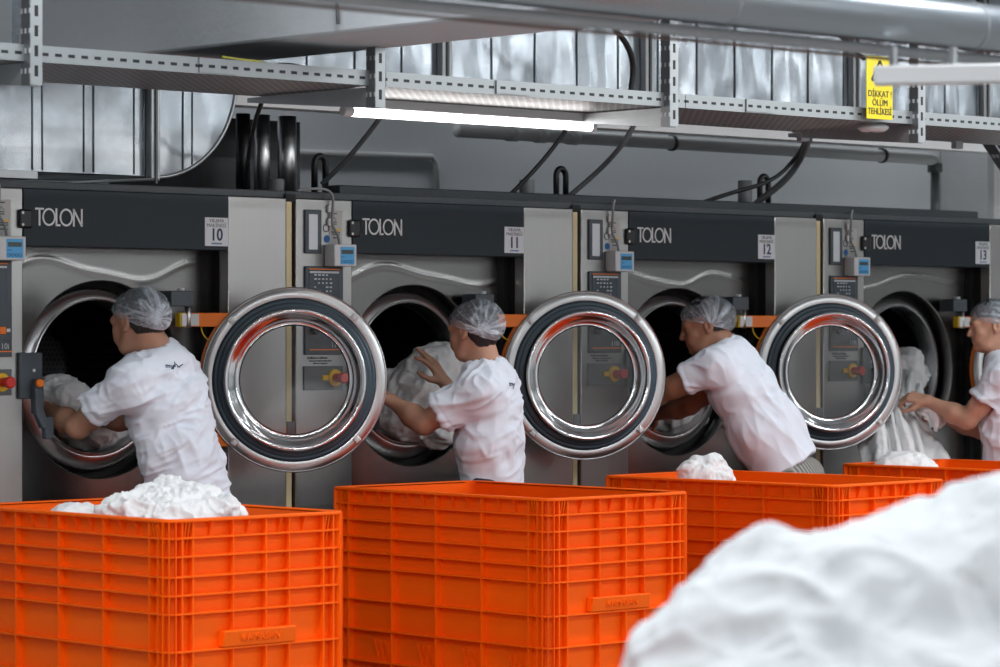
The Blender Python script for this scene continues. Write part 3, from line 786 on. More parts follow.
    mb.tube([(.05 if n < 1 else .235, .02, 2.10), (.09 if n < 1 else .23, .0, 2.108), (.16 if n < 1 else .215, -.015, 2.112), (.200, -.02, 2.09), (.203, -.015, 2.03), (.198, -.012, 1.97), (.225, -.02, 1.93), (.225, -.03, 1.888)], .0055, 8, smoothpath=2)
    mb.build('counter_cable', M['grey'], bx, smooth=True)
    mb = MB().box(.183, -.012, 2.018, .196, 0, 2.046); mb.box(.183, -.012, 1.965, .197, 0, 1.993)
    mb.build('cable_clip', M['white'], bx, bevel=.002)
    # black bracket at the header's corner
    hc = MB().box(.292, -.016, 1.922, .350, .0, 1.992).build('corner_bracket', M['black'], t, bevel=.008)
    for x in (.300, ):
        for z in (1.935, 1.979):
            MB().tube([(x+.004, -.0165, z), (x+.004, -.0185, z)], .0055, 12).build('screw', M['letter'], hc)
    # number sign
    ns = MB().box(1.150, -.0045, 1.873, 1.263, -.002, 1.983).build('number_plate', M['paper'], t, bevel=.001)
    text('number', number, .066, (1.206, -.0052, 1.915), mat('navy_ink', (.015, .03, .09), .5), ns, sx=.92, bold=.0012)
    text('sign_text', 'YIKAMA', .020, (1.206, -.0052, 1.970), M['grey'], ns)
    text('sign_text', 'MAKİNESİ', .020, (1.206, -.0052, 1.952), M['grey'], ns)
    mb = MB()
    for q in range(6): mb.box(1.182+q*.0085, -.0052, 1.880, 1.188+q*.0085, -.0045, 1.886)
    mb.build('sign_text', M['blueink'], ns)
    return t
names = {-1: ('10', 'washing machine numbered 10, its drum being loaded by the leftmost worker'),
         0: ('11', 'washing machine numbered 11, loaded by the worker with both hands on the linen'),
         1: ('12', 'washing machine numbered 12, with a worker leaning deep into its drum'),
         2: ('13', 'washing machine numbered 13, with white linen trailing out of its drum')}
al = {-1: 143.5, 0: 152, 1: 153, 2: 152}
for n in (-1, 0, 1, 2):
    t = build_machine(n, names[n][0], al[n])
    tag(t, names[n][1], 'washing machine', 'row of industrial washing machines')
# the next washer's side column at the left picture edge belongs to washer 9, out of frame

# ================================================================== THE CRATES
def rrect(x0, y0, x1, y1, r, n=8):
    pts = []
    for cx, cy, a0 in ((x1-r, y1-r, 0), (x0+r, y1-r, PI/2), (x0+r, y0+r, PI), (x1-r, y0+r, 3*PI/2)):
        for k in range(n+1):
            a = a0 + PI/2*k/n; pts.append((cx+r*math.cos(a), cy+r*math.sin(a)))
    return pts
def belt(mb, W, D, ins_o, ins_i, z0, z1, r=.05):
    o = rrect(ins_o, ins_o, W-ins_o, D-ins_o, max(r-ins_o, .008)); i = rrect(ins_i, ins_i, W-ins_i, D-ins_i, max(r-ins_i, .008))
    n = len(o); b = len(mb.v)
    for pts, z in ((o, z0), (i, z0), (i, z1), (o, z1)): mb.v += [(x, y, z) for x, y in pts]
    for k in range(n):
        q = (k+1) % n
        for a in range(4):
            c = (a+1) % 4
            mb.f.append((b+a*n+k, b+a*n+q, b+c*n+q, b+c*n+k))
def build_crate():
    W, D, H = .735, 1.195, .9586
    t = empty('laundry_crate', (0, 0, 0))
    # shell
    mb = MB(); o = rrect(.030, .030, W-.030, D-.030, .035); i = rrect(.036, .036, W-.036, D-.036, .03); n = len(o)
    mb.v = [(x, y, .13) for x, y in o] + [(x, y, H-.004) for x, y in o] + [(x, y, H-.004) for x, y in i] + [(x, y, .15) for x, y in i]
    for k in range(n):
        q = (k+1) % n
        for a in range(3): mb.f.append((a*n+k, a*n+q, (a+1)*n+q, (a+1)*n+k))
    mb.f += [tuple(range(n))[::-1], tuple(range(3*n, 4*n))]
    s = mb.build('crate_wall', M['crate'], t, smooth=True); s.data.set_sharp_from_angle(angle=.6)
    # rim and belts
    mb = MB(); belt(mb, W, D, 0, .036, H-.010, H, .055)
    mb.build('rim', M['crate'], t, bevel=.0025)
    for z in (.899, .841, .778, .720, .662, .544, .432, .315, .20, .135):
        mb = MB(); belt(mb, W, D, .004 if z > .25 else .006, .031, z-.0028, z+.0028)
        mb.build('belt_rib', M['crate'], t)
    # vertical ribs; long flanks are x=0 and x=W, short ends y=0 and y=D
    top = H-.008
    def vr(x, y, side, z0=.13, z1=top, prot=.026, th=.0048, curved=False):
        mb = MB()
        if side == 'x0': a, b = (x-th/2, y-th/2), None
        if side in ('x0', 'x1'):
            e = (.005, .031) if side == 'x0' else (W-.031, W-.005)
            if not curved: mb.box(e[0], y-th/2, z0, e[1], y+th/2, z1)
            else:
                s = 1 if side == 'x0' else -1; xo = .005 if side == 'x0' else W-.005; xi = .031 if side == 'x0' else W-.031
                mb.hexa([(xi-.002*s, y-th/2, z0), (xi, y-th/2, z0), (xi, y+th/2, z0), (xi-.002*s, y+th/2, z0), (xo, y-th/2, z1), (xi, y-th/2, z1), (xi, y+th/2, z1), (xo, y+th/2, z1)])
        else:
            e = (.005, .031) if side == 'y0' else (D-.031, D-.005)
            if not curved: mb.box(x-th/2, e[0], z0, x+th/2, e[1], z1)
            else:
                s = 1 if side == 'y0' else -1; yo = .005 if side == 'y0' else D-.005; yi = .031 if side == 'y0' else D-.031
                mb.hexa([(x-th/2, yi-.002*s, z0), (x+th/2, yi-.002*s, z0), (x+th/2, yi, z0), (x-th/2, yi, z0), (x-th/2, yo, z1), (x+th/2, yo, z1), (x+th/2, yi, z1), (x-th/2, yi, z1)])
        return mb.build('vertical_rib' if not curved else 'gusset', M['crate'], t)
    ys = [.055+.04, .055+.04+.0, ]
    for side in ('x0', 'x1'):
        for y in (.062, .108, .353, .598, .842, 1.087, 1.133): vr(0, y, side)
        for a, b in ((.108, .353), (.353, .598), (.598, .842), (.842, 1.087)):
            for q in (1/3, 2/3): vr(0, a+(b-a)*q, side, z0=.899+.002, z1=top, curved=True)
        for y in (.077, .092, 1.103, 1.118): vr(0, y, side, z0=.845, z1=top, curved=True)
    for side in ('y0', 'y1'):
        for x in (.060, .102, .633, .675): vr(x, 0, side)
        vr(.395, 0, side, th=.005)
        for x in (.262, .490): vr(x, 0, side, th=.003)
        for x in (.18, .262, .33, .46, .50, .56): vr(x, 0, side, z0=.901, curved=True)
        for x in (.076, .089, .646, .659): vr(x, 0, side, z0=.845, curved=True)
    # small pockets low on the long flank
    for side in ('x0', 'x1'):
        for a in (.108, .353, .598, .842):
            for q in (.18, .30, .42): vr(0, a+.24*q, side, z0=.322, z1=.40, curved=True)
    # corner strips
    for (cx, cy) in ((.055, .055), (W-.055, .055), (.055, D-.055), (W-.055, D-.055)):
        dx = -1 if cx < W/2 else 1; dy = -1 if cy < D/2 else 1
        for a in (.4, .785, 1.17):
            c, s_ = math.cos(a)*dx, math.sin(a)*dy
            MB().bar((cx+c*.047, cy+s_*.047, .13), (cx+c*.047, cy+s_*.047, top), .0032, .022, up=(c, s_, 0)).build('corner_rib', M['crate'], t)
    # handle bars with raised maker's name
    hd = MB()
    hd.hexa([(.215, .002, .548), (.515, .002, .548), (.515, .03, .548), (.215, .03, .548), (.22, -.008, .600), (.51, -.008, .600), (.51, .03, .600), (.22, .03, .600)])
    h = hd.build('handle', M['crate'], t, bevel=.004)
    tx = text('raised_lettering', 'KAMASAN', .034, (.365, -.0045, .575), M['crate'], h, ext=.0025)
    hd = MB().box(.20, D-.03, .548, .50, D+.004, .606); hd.build('handle', M['crate'], t, bevel=.004)
    for x in (.10, W-.10):
        for y in (.12, D-.12):
            f = MB().box(x-.06, y-.06, .05, x+.06, y+.06, .132).build('foot', M['crate'], t, bevel=.004)
            MB().tube([(x-.02, y, .045), (x+.02, y, .045)], .045, 20).build('wheel', M['black'], f, bevel=.004)
    return t
def copy_tree(o, parent=None):
    c = o.copy(); COL.objects.link(c); c.parent = parent
    for ch in o.children: copy_tree(ch, c)
    return c
crate0 = build_crate()
spots = [(-1.909, -1.733, 0, 'orange plastic laundry crate in the left foreground, heaped with towels'),
         (-.200, -1.663, 0, 'empty-looking orange plastic laundry crate in the middle foreground'),
         (1.252, -1.728, 3.1, 'orange plastic laundry crate below washer 12 with one crumpled cloth'),
         (2.758, -1.650, 0, 'orange plastic laundry crate at the right, with linen trailing into it'),
         None]
gc = at(905, 560, Z=4.95); rz4 = -133.14 + 90 + 90
ca, sa = math.cos(math.radians(rz4)), math.sin(math.radians(rz4))
spots[4] = (gc.x - (ca*.3675 - sa*.5975), gc.y - (sa*.3675 + ca*.5975), rz4, 'orange plastic laundry crate in the nearest foreground, buried under white linen')
for i, (x, y, rz, lab) in enumerate(spots):
    o = crate0 if i == 0 else copy_tree(crate0)
    o.location = (x, y, 0); o.rotation_euler.z = math.radians(rz)
    if i == 4: near_crate = o
    tag(o, lab, 'crate', 'orange laundry crates')

# ================================================================== SOFT FORMS: fields, folds, surface nets
def _hash(ix, iy, iz, seed):
    h = (ix*374761393 + iy*668265263 + iz*2147483647 + seed*974634777) & 0xffffffff
    h = ((h ^ (h >> 13)) * 1274126177) & 0xffffffff
    h = (h ^ (h >> 16)) & 0xffff
    return h/32767.5 - 1.0
def noise(p, s, seed=0):
    q = p*s; i = np.floor(q).astype(np.int64); f = q-i; f = f*f*f*(f*(f*6-15)+10)
    r = 0
    for dx in (0, 1):
        wx = f[..., 0] if dx else 1-f[..., 0]
        for dy in (0, 1):
            wy = f[..., 1] if dy else 1-f[..., 1]
            for dz in (0, 1):
                wz = f[..., 2] if dz else 1-f[..., 2]
                r = r + wx*wy*wz*_hash(i[..., 0]+dx, i[..., 1]+dy, i[..., 2]+dz, seed)
    return r
def ridge(p, s, seed=0, warp=.35):
    wv = np.stack([noise(p, s*.6, seed+11+k) for k in range(3)], -1)
    n = noise(p + wv*warp/s*1.6, s, seed)
    return (1-np.abs(n)*2.2).clip(-1, 1)
def crumple(p, s=9, seed=0):
    return .55*ridge(p, s, seed, .9) + .3*ridge(p, s*2.1, seed+5, .9) + .15*ridge(p, s*4.3, seed+9, .9)

def V3(*a): return np.array(a[0] if len(a) == 1 else a, float)
def cone(a, b, ra, rb, wide=None, k=1.0):
    a = V3(a); b = V3(b); wv = None if wide is None else V3(wide)/np.linalg.norm(wide)
    def f(p):
        ab = b-a; q = p-a
        t = ((q@ab)/(ab@ab)).clip(0, 1)
        d = q - t[..., None]*ab
        if wv is not None:
            c = d@wv; d = d - (c*(1-1/k))[..., None]*wv
        return np.sqrt((d*d).sum(-1)) - (ra+(rb-ra)*t)
    f.bb = (np.minimum(a, b)-max(ra, rb)*max(k, 1), np.maximum(a, b)+max(ra, rb)*max(k, 1))
    return f
def ell(c, r, B=None):
    c = V3(c); r = V3(r); B = np.eye(3) if B is None else B
    def f(p):
        q = ((p-c)@B.T)/r
        k = np.sqrt((q*q).sum(-1)); 
        g = np.sqrt((q*q/(r*r)).sum(-1)) + 1e-9
        return k*(k-1)/g
    m = max(r); f.bb = (c-m, c+m)
    return f
def smin(fs, k):
    def f(p):
        d = None
        for g in fs:
            e = g(p)
            if d is None: d = e
            else:
                h = (k-np.abs(d-e)).clip(0)/k
                d = np.minimum(d, e) - h*h*k*.25
        return d
    f.bb = (np.min([g.bb[0] for g in fs], 0), np.max([g.bb[1] for g in fs], 0))
    return f
def cut(g, *planes):
    # keep the side each plane's normal points away from
    def f(p):
        d = g(p)
        for c, n in planes:
            n = V3(n)/np.linalg.norm(n); d = np.maximum(d, (p-V3(c))@n)
        return d
    f.bb = g.bb; return f
def minus(g, h):
    def f(p): return np.maximum(g(p), -h(p))
    f.bb = g.bb; return f

def snet(f, h, pad=.02):
    lo, hi = f.bb; lo = V3(lo)-pad; hi = V3(hi)+pad
    n = np.ceil((hi-lo)/h).astype(int)+1
    X = [lo[i]+h*np.arange(n[i]) for i in range(3)]
    val = np.empty(n)
    step = max(1, int(400000//(n[1]*n[2])))
    for i in range(0, n[0], step):
        g = np.stack(np.meshgrid(X[0][i:i+step], X[1], X[2], indexing='ij'), -1)
        val[i:i+step] = f(g.reshape(-1, 3)).reshape(g.shape[:3])
    ins = val < 0
    c = np.zeros(n-1, int)
    for dx in (0, 1):
        for dy in (0, 1):
            for dz in (0, 1):
                c += ins[dx:n[0]-1+dx, dy:n[1]-1+dy, dz:n[2]-1+dz]
    act = np.argwhere((c > 0) & (c < 8))
    idx = -np.ones(n-1, int); idx[tuple(act.T)] = np.arange(len(act))
    acc = np.zeros((len(act), 3)); cnt = np.zeros(len(act))
    for ax in range(3):
        o1, o2 = [k for k in range(3) if k != ax]
        for a in (0, 1):
            for b in (0, 1):
                s = act.copy(); s[:, o1] += a; s[:, o2] += b
                e = s.copy(); e[:, ax] += 1
                v0 = val[tuple(s.T)]; v1 = val[tuple(e.T)]
                m = (v0 < 0) != (v1 < 0)
                t = np.where(m, v0/np.where(m, v0-v1, 1), 0)
                q = s.astype(float); q[:, ax] += t
                acc += q*m[:, None]; cnt += m
    V = lo + h*acc/cnt[:, None]
    F = []
    for ax in range(3):
        o1, o2 = (ax+1) % 3, (ax+2) % 3
        sl0 = [slice(0, n[k]-1) if k == ax else slice(1, n[k]-1) for k in range(3)]
        sl1 = [slice(1, n[k]) if k == ax else slice(1, n[k]-1) for k in range(3)]
        A = ins[tuple(sl0)]; B = ins[tuple(sl1)]
        for flip in (0, 1):
            e = np.argwhere(A & ~B) if not flip else np.argwhere(~A & B)
            if not len(e): continue
            e = e + np.array([0 if k == ax else 1 for k in range(3)])
            q = []
            for a, b in ((0, 0), (1, 0), (1, 1), (0, 1)):
                m = e.copy(); m[:, o1] -= a; m[:, o2] -= b
                q.append(idx[tuple(m.T)])
            q = np.stack(q, 1)
            F.append(q[:, ::-1] if flip else q)
    return V, np.concatenate(F)
def vnormals(V, F):
    n = np.cross(V[F[:, 2]]-V[F[:, 0]], V[F[:, 3]]-V[F[:, 1]])
    out = np.zeros_like(V)
    for k in range(4): np.add.at(out, F[:, k], n)
    return out/(np.linalg.norm(out, axis=1, keepdims=True)+1e-12)
def relax(V, F, it=1, lam=.5):
    for _ in range(it):
        s = np.zeros_like(V); c = np.zeros(len(V))
        for k in range(4):
            for j in ((k+1) % 4, (k+3) % 4):
                np.add.at(s, F[:, k], V[F[:, j]]); np.add.at(c, F[:, k], 1)
        V = V + lam*(s/c[:, None]-V)
    return V
def soft(name, f, h, mat_, parent=None, disp=None, it=1, pad=.02):
    V, F = snet(f, h, pad)
    V = relax(V, F, it)
    if disp is not None:
        V = V + vnormals(V, F)*disp(V)[:, None]
    return link_mesh(name, V, F, mat_, parent, smooth=True)
def merged(name, parts, mat_, parent=None):
    Vs, Fs, o = [], [], 0
    for V, F in parts: Vs.append(V); Fs.append(F+o); o += len(V)
    return link_mesh(name, np.concatenate(Vs), np.concatenate(Fs), mat_, parent, smooth=True)

# ================================================================== PEOPLE
RV = V3(CT, -ST, 0); FV = V3(ST, CT, 0); UP = V3(0, 0, 1)
def unit(v): v = V3(v); return v/np.linalg.norm(v)
def dirv(r, f, z=0): return unit(RV*r + FV*f + UP*z)

def hand_prims(wr, d, pn, curl=.5, spread=.12, thumb=1, s=1.0, curls=None):
    """wrist point, direction to the knuckles, palm normal (towards what is held); thumb = +-1 side"""
    d = unit(d); pn = unit(V3(pn) - d*(V3(pn)@d)); sd = np.cross(d, pn)*thumb
    palm, fing = [], []
    ks = (-.030, -.010, .011, .030); ln = (.036, .042, .039, .030)
    pl = .088*s
    for i, k in enumerate(ks):
        base = wr + sd*(-k*.55)*s; kn = wr + d*(pl - abs(k+.005)*.18) + sd*(-k)*s
        palm.append(cone(base, kn, .0155*s, .0115*s))
        c = (curls[i] if curls else curl)
        dd = unit(d + sd*(-k/.03)*spread); p = kn; ang = 0; r = .0095*s
        for j, (q, rr) in enumerate(((1.0, .0088), (.62, .0078), (.5, .0066))):
            ang += c*(.75, 1.0, .7)[j]
            e = dd*math.cos(ang) + pn*math.sin(ang)
            nx = p + e*ln[i]*q*s
            fing.append(cone(p, nx, r, rr*s)); p = nx; r = rr*s
    tb = wr + d*.022*s + sd*.024*s + pn*.006
    t1 = tb + (d*.62 + sd*.62 + pn*.45)*.042*s; t2 = t1 + (d*.85 + sd*.15 + pn*.5)*.032*s; t3 = t2 + unit(d*.9 - sd*.1 + pn*.4)*.022*s
    th = [cone(tb, t1, .015*s, .0115*s), cone(t1, t2, .0115*s, .0095*s), cone(t2, t3, .0095*s, .0078*s)]
    P_ = smin(palm + th[:1], .014)
    return smin([P_] + fing + th[1:], .005)

def head_frame(fwd, up_hint=UP, roll=0):
    f = unit(fwd); r = unit(np.cross(f, up_hint)); u = np.cross(r, f)
    return np.stack([r, f, u])        # rows: right, forward, up
def head_sdf(c, B, neck_to, s=1.0, stubble=0):
    L = lambda x, y, z: c + (B[0]*x + B[1]*y + B[2]*z)*s
    E = lambda x, y, z, a, b, d: ell(L(x, y, z), (a*s, b*s, d*s), B)
    K = lambda a, b, ra, rb: cone(L(*a), L(*b), ra*s, rb*s)
    pr = [E(0, -.012, .030, .076, .094, .086), E(0, .030, -.030, .060, .062, .088), K((-.028, .045, -.092), (.028, .045, -.092), .026, .026), K((0, .055, -.098), (0, .066, -.096), .020, .019),
          K((-.050, .0, -.030), (-.038, .030, -.085), .022, .020), K((.050, .0, -.030), (.038, .030, -.085), .022, .020),
          K((-.036, .078, .014), (.036, .078, .014), .015, .015), K((-.040, .062, -.030), (-.030, .072, -.055), .020, .018), K((.040, .062, -.030), (.030, .072, -.055), .020, .018)]
    base = smin(pr, .022)
    fine = [K((0, .088, .004), (0, .106, -.034), .0075, .0115), K((-.013, .092, -.038), (.013, .092, -.038), .0085, .0085),
            K((-.018, .084, -.063), (.018, .084, -.063), .0075, .0075), K((-.015, .083, -.073), (.015, .083, -.073), .008, .008), K((0, .070, -.100), (0, .074, -.098), .015, .014)]
    h = smin([base] + fine, .009)
    sock = [E(.031, .094, -.002, .016, .013, .011), E(-.031, .094, -.002, .016, .013, .011), K((-.022, .096, -.0685), (.022, .096, -.0685), .0022, .0022)]
    for q in sock: h = minus(h, q)
    lids = [E(.031, .076, -.004, .0145, .0125, .0125), E(-.031, .076, -.004, .0145, .0125, .0125)]
    ears = []
    for sx in (-1, 1):
        e = E(sx*.079, -.012, -.006, .010, .021, .033)
        e = minus(e, E(sx*.089, -.006, -.004, .008, .011, .020))
        ears.append(e)
        ears.append(E(sx*.078, -.004, -.032, .007, .009, .010))
    neck = [cone(L(0, -.030, -.045), neck_to, .056*s, .062*s), cone(L(0, -.006, -.075), neck_to + B[1]*.02, .045*s, .055*s)]
    return smin([smin([smin([h]+lids, .004)] + neck, .02)] + ears, .006), L

def cap_mesh(name, L, B, mat_, parent, gather, seed=0, s=1.0, droop=.02):
    # bouffant net: hemisphere gathered to an elastic edge; pleats run to the knot
    nu, nv = 120, 60
    V = []
    ax = unit(V3(0, -.42, .9)); side = V3(1, 0, 0); fw = np.cross(ax, side)*-1
    fw = unit(V3(0, .9, .42))
    c0 = V3(0, -.016, .018)
    g = unit(V3(gather))
    pts = []
    for j in range(nv+1):
        th = (j/nv)*math.radians(103)
        for i in range(nu):
            ph = 2*PI*i/nu
            d = ax*math.cos(th) + (side*math.cos(ph) + fw*math.sin(ph))*math.sin(th)
            pts.append(d)
    D = np.array(pts)
    R = 1/np.sqrt((D[:, 0]/.0905)**2 + (D[:, 1]/.118)**2 + (D[:, 2]/.098)**2)
    back = (-D[:, 1]).clip(0)*.012 + (D[:, 2]).clip(0)*.003
    R = R + back
    jj = np.repeat(np.arange(nv+1), nu)/nv
    R = R - ((jj-.88).clip(0)/.12)**2*.010
    # pleat field: angle about the knot, fading away from it
    a1 = unit(np.cross(g, V3(0, 0, 1) if abs(g[2]) < .9 else V3(1, 0, 0))); a2 = np.cross(g, a1)
    dist = np.arccos((D@g).clip(-1, 1)); ang = np.arctan2(D@a2, D@a1)
    q = np.stack([np.cos(ang)*2.1, np.sin(ang)*2.1, dist*.5], -1)
    pl = ridge(q, 1.7, seed, .2)
    q2 = np.stack([np.cos(ang)*5, np.sin(ang)*5, dist*.6], -1)
    pl2 = ridge(q2, 1.6, seed+3, .2)
    fade = np.exp(-(dist/1.15)**2)
    pleat = (pl.clip(0)**3*.75 + pl2.clip(0)**3*.4)*fade*1.1 + np.exp(-(dist/.22)**2)*.6
    R = R + (pl*.004 + pl2*.002)*fade + .003*noise(D, 5, seed+8)
    edge = ((jj-.93).clip(0)/.07)
    P_ = c0 + D*R[:, None]
    W = np.array([L(*p) for p in P_])
    F = []
    for j in range(nv):
        for i in range(nu):
            F.append((j*nu+i, (j+1)*nu+i, (j+1)*nu+(i+1) % nu, j*nu+(i+1) % nu))
    o = link_mesh(name, W, F, mat_, parent, smooth=True)
    at_ = o.data.attributes.new('pleat', 'FLOAT', 'POINT')
    fr = np.exp(-((dist-2.2)/.6)**2)*.0
    at_.data.foreach_set('value', (pleat + edge*.35 + .16*noise(D, 9, seed+4).clip(0) + fr).astype(np.float32).clip(0, .8))
    return o

def person(spec):
    Z = spec['Z']
    J = {k: V3(at(v[0], v[1], Z=Z+(v[2] if len(v) > 2 else 0))) for k, v in spec['joints'].items()}
    t = spec['torso']; fwd = dirv(*t['facing']); left = np.cross(UP, fwd)
    skin = M[spec['skin']]
    hc = J['head']; B = head_frame(dirv(*spec['look']))
    pieces = []
    hs, L = head_sdf(hc, B, J['neck'], spec.get('hs', 1.0))
    pieces.append(snet(hs, .0042, .01))
    for s in ('l', 'r'):
        sh, el, wr = J[s+'sh'], J[s+'el'], J[s+'wr']
        arm = [cone(sh, el, .050, .040), cone(sh + (el-sh)*.25, sh+(el-sh)*.7, .052, .047), cone(el, el+(wr-el)*.35, .039, .043), cone(el+(wr-el)*.35, wr, .043, .025)]
        fs = [smin(arm, .03)]
        hd = spec['hands'][s]
        d = unit(J[s+'hd']-wr)
        fs.append(hand_prims(wr, d, V3(dirv(*hd['palm'])), hd.get('curl', .5), hd.get('spread', .12), hd.get('thumb', 1), spec.get('hand_s', 1.05), hd.get('curls')))
        pieces.append(snet(smin(fs, .018), .0048, .01))
    # trunk and legs under the clothes
    pel, ch, nk = J['pelvis'], J['chest'], J['neck']
    hl, hr = pel + left*.09, pel - left*.09
    trunk = [cone(pel, ch, .095, .105, left, 1.35), cone(ch, nk, .10, .05, left, 1.2), cone(J['lsh'], J['rsh'], .05, .05)]
    legs = []
    for hp, sg in ((hl, 1), (hr, -1)):
        foot = V3(hp[0], hp[1], 0) + V3(spec.get('foot', (0, 0, 0))) + left*.03*sg
        kn = (hp+foot)/2 + V3(0, 0, .02) + fwd*.04
        an = foot + V3(0, 0, .09)
        legs.append((hp, kn, an, foot))
        trunk += [cone(hp, kn, .080, .052), cone(kn, an, .052, .036)]
    pieces.append(snet(smin(trunk, .04), .012))
    body = merged('person', pieces, skin)
    # eyes
    for sx in (-1, 1):
        e = MB().lathe([(0, .0062), (.0045, .0043), (.0062, 0)], L(sx*.031, .0835, -.004), B[1], 14).build('eye', M['eye'], body, smooth=True)
    # hair under the net
    hr_ = ell(L(0, -.020, .004), (.080, .094, .105), B)
    hp_ = lambda x, y, z: L(x, y, z)
    hair = cut(hr_, (L(0, .058, .0), B[1]), (L(0, 0, spec.get('hairline', -.062)), -B[2]), (L(0, -.022, -.012), unit(B[1]*.9-B[2]*.45)))
    top_ = cut(ell(L(0, -.012, .030), (.0795, .0985, .0905), B), (L(0, .070, 0), B[1]), (L(0, 0, .038), -B[2]))
    hair = smin([hair, top_], .01)
    V, F = snet(hair, .005, .01)
    V = V + vnormals(V, F)*(.0025*ridge(V*V3(1, 1, .3), 60, 3)[:, None])
    link_mesh('hair', V, F, M['hair'], body, smooth=True)
    # brows
    for sx in (-1, 1):
        MB().tube([L(sx*.016, .0925, .014), L(sx*.032, .0915, .020), L(sx*.048, .078, .014)], .0032, 6, smoothpath=1).build('eyebrow', M['hair'], body, smooth=True)
    cap_mesh('hair_net', L, B, M['net'], body, spec['gather'], spec.get('seed', 1))
    # shirt
    hem, hemn = J['hem'], J['hem']-J['chest']
    wd = t.get('wide', 1.45); rr = t['r']
    core = [cone(pel, J['waist'], rr[0], rr[1], left, wd), cone(J['waist'], ch, rr[1], rr[2], left, wd), cone(ch, (ch+nk)/2 - fwd*.005, rr[2], rr[3], left, wd*.96), cone(J['lsh']+V3(0, 0, .0), J['rsh'], .068, .068), cone(nk - (nk-ch)*.1, J['lsh'], .070, .066), cone(nk-(nk-ch)*.1, J['rsh'], .070, .066)]
    core = smin(core, t.get('k', .06))
    core = cut(core, (hem, unit(hemn)))
    slv = []
    for s in ('l', 'r'):
        sh, e_ = J[s+'sh'], J[s+'sl']
        g = cone(sh, e_ + (e_-sh)*.3, .072, spec['sleeve'].get(s, .078))
        slv.append(cut(g, (e_, unit(e_-sh))))
        if s == 'l': shl = (sh, e_)
    shirt = smin([core] + slv, .035)
    # open sleeve ends and neckline
    for s in ('l', 'r'):
        sh, e_ = J[s+'sh'], J[s+'sl']; d = unit(e_-sh)
        shirt = minus(shirt, cone(e_-d*.05, e_+d*.06, .046, spec['sleeve'].get(s, .078)-.006))
    nd = unit(L(0, -.02, -.06)-nk)
    shirt = minus(shirt, cone(nk + nd*.022, nk + nd*.14, .062, .070))
    shirt = minus(shirt, cone(hem, hem + unit(hemn)*.2, .0, .0)) if False else shirt
    ta = unit(ch-pel); fs_ = spec.get('fold', {})
    fd = unit(ta*fs_.get('along', 1) + left*fs_.get('across', .0) + UP*0); sc_ = fs_.get('scale', 16); amp = fs_.get('amp', .007)
    def disp(Vv):
        c = Vv-ch; a = c@fd; rest = c - a[:, None]*fd
        q = fd*0 + rest*.30 + a[:, None]*fd
        d1 = ridge(q, sc_, spec.get('seed', 1), .25); d2 = ridge(q, sc_*2.1, spec.get('seed', 1)+4, .3); d3 = noise(c, 6, 2)
        up = ((c@ta)/.25).clip(-1.2, 1)            # calmer over the shoulder blades
        m = .45+.55*(1-(up+.1).clip(0, 1))
        o_ = amp*m*(d1*.8 + d2*.4) + .004*d3
        for s_ in ('l', 'r'):
            A_ = J[s_+'sh'] + (pel-J[s_+'sh'])*.22
            r_ = Vv-A_; rad = np.linalg.norm(r_, axis=1)
            g_ = r_/(rad[:, None]+1e-6)
            o_ = o_ + .006*ridge(g_*2.4 + .15*c, 1.9, spec.get('seed', 1)+20, .15)*np.exp(-((rad-.21)/.075)**2)
            e_ = J[s_+'sl']; d_ = unit(e_-J[s_+'sh']); ax_ = (Vv-e_)@d_
            near = np.linalg.norm((Vv-e_) - ax_[:, None]*d_, axis=1) < .11
            o_ = o_ + 0.0014*near*np.exp(-((ax_+.006)/.010)**2) - .0016*near*np.exp(-((ax_+.026)/.005)**2)
        return o_
    V, F = snet(shirt, .0058)
    V = relax(V, F, 2)
    V = V + vnormals(V, F)*disp(V)[:, None]
    so = link_mesh('t_shirt', V, F, M['shirt'], body, smooth=True)
    # sleeve and neck hems as slightly raised bands
    # trousers
    tr = [cone(pel + unit(ch-pel)*.02, pel, .105, .112, left, 1.3)]
    for hp, kn, an, foot in legs: tr += [cone(hp, kn, .092, .070), cone(kn, an+V3(0, 0, .0), .070, .062)]
    to = soft('trousers', smin(tr, .04), .012, M[spec.get('trouser', 'trouser')], body, disp=lambda v: .006*ridge(v*V3(1, 1, .6), 9, 5))
    for hp, kn, an, foot in legs:
        f0 = foot - fwd*.05; f1 = foot + fwd*.16
        sf = smin([cone(f0+V3(0, 0, .045), f1+V3(0, 0, .035), .042, .034, left, 1.1), cone(foot+V3(0, 0, .05), an, .045, .045)], .03)
        soft('shoe', cut(sf, ((0, 0, .002), (0, 0, -1))), .010, M['shoe'], body)
    tag(body, spec['label'], 'person')
    return body, L, B, J

# ---- 1: leftmost worker, seen from behind, arms in the drum of washer 10
W1 = dict(Z=11.42, skin='skin3', seed=3, look=(-.82, .56, -.16), hairline=-.055, gather=(-.35, -.88, -.22),
    joints=dict(head=(137, 321, -.02), neck=(161, 355, .02), chest=(166, 400, .02), waist=(180, 455, .0), pelvis=(196, 515, 0), hem=(184, 505, 0),
        lsh=(128, 385, -.13), lel=(78, 427, -.02), lwr=(44, 408, .19), lhd=(26, 402, .26), lsl=(93, 410, -.07),
        rsh=(180, 382, .14), rel=(135, 418, .26), rwr=(90, 420, .38), rhd=(70, 424, .44), rsl=(158, 404, .20)),
    torso=dict(facing=(-.80, .60), r=(.128, .118, .118, .085), wide=1.38), sleeve=dict(l=.074, r=.074),
    hands=dict(l=dict(palm=(0, 0, -1), curl=.5, thumb=1), r=dict(palm=(0, 0, -1), curl=.5, thumb=-1)), fold=dict(along=1, across=.25, scale=17, amp=.014),
    label='person in white t-shirt with small dark lettering on the back, arms inside washer 10')
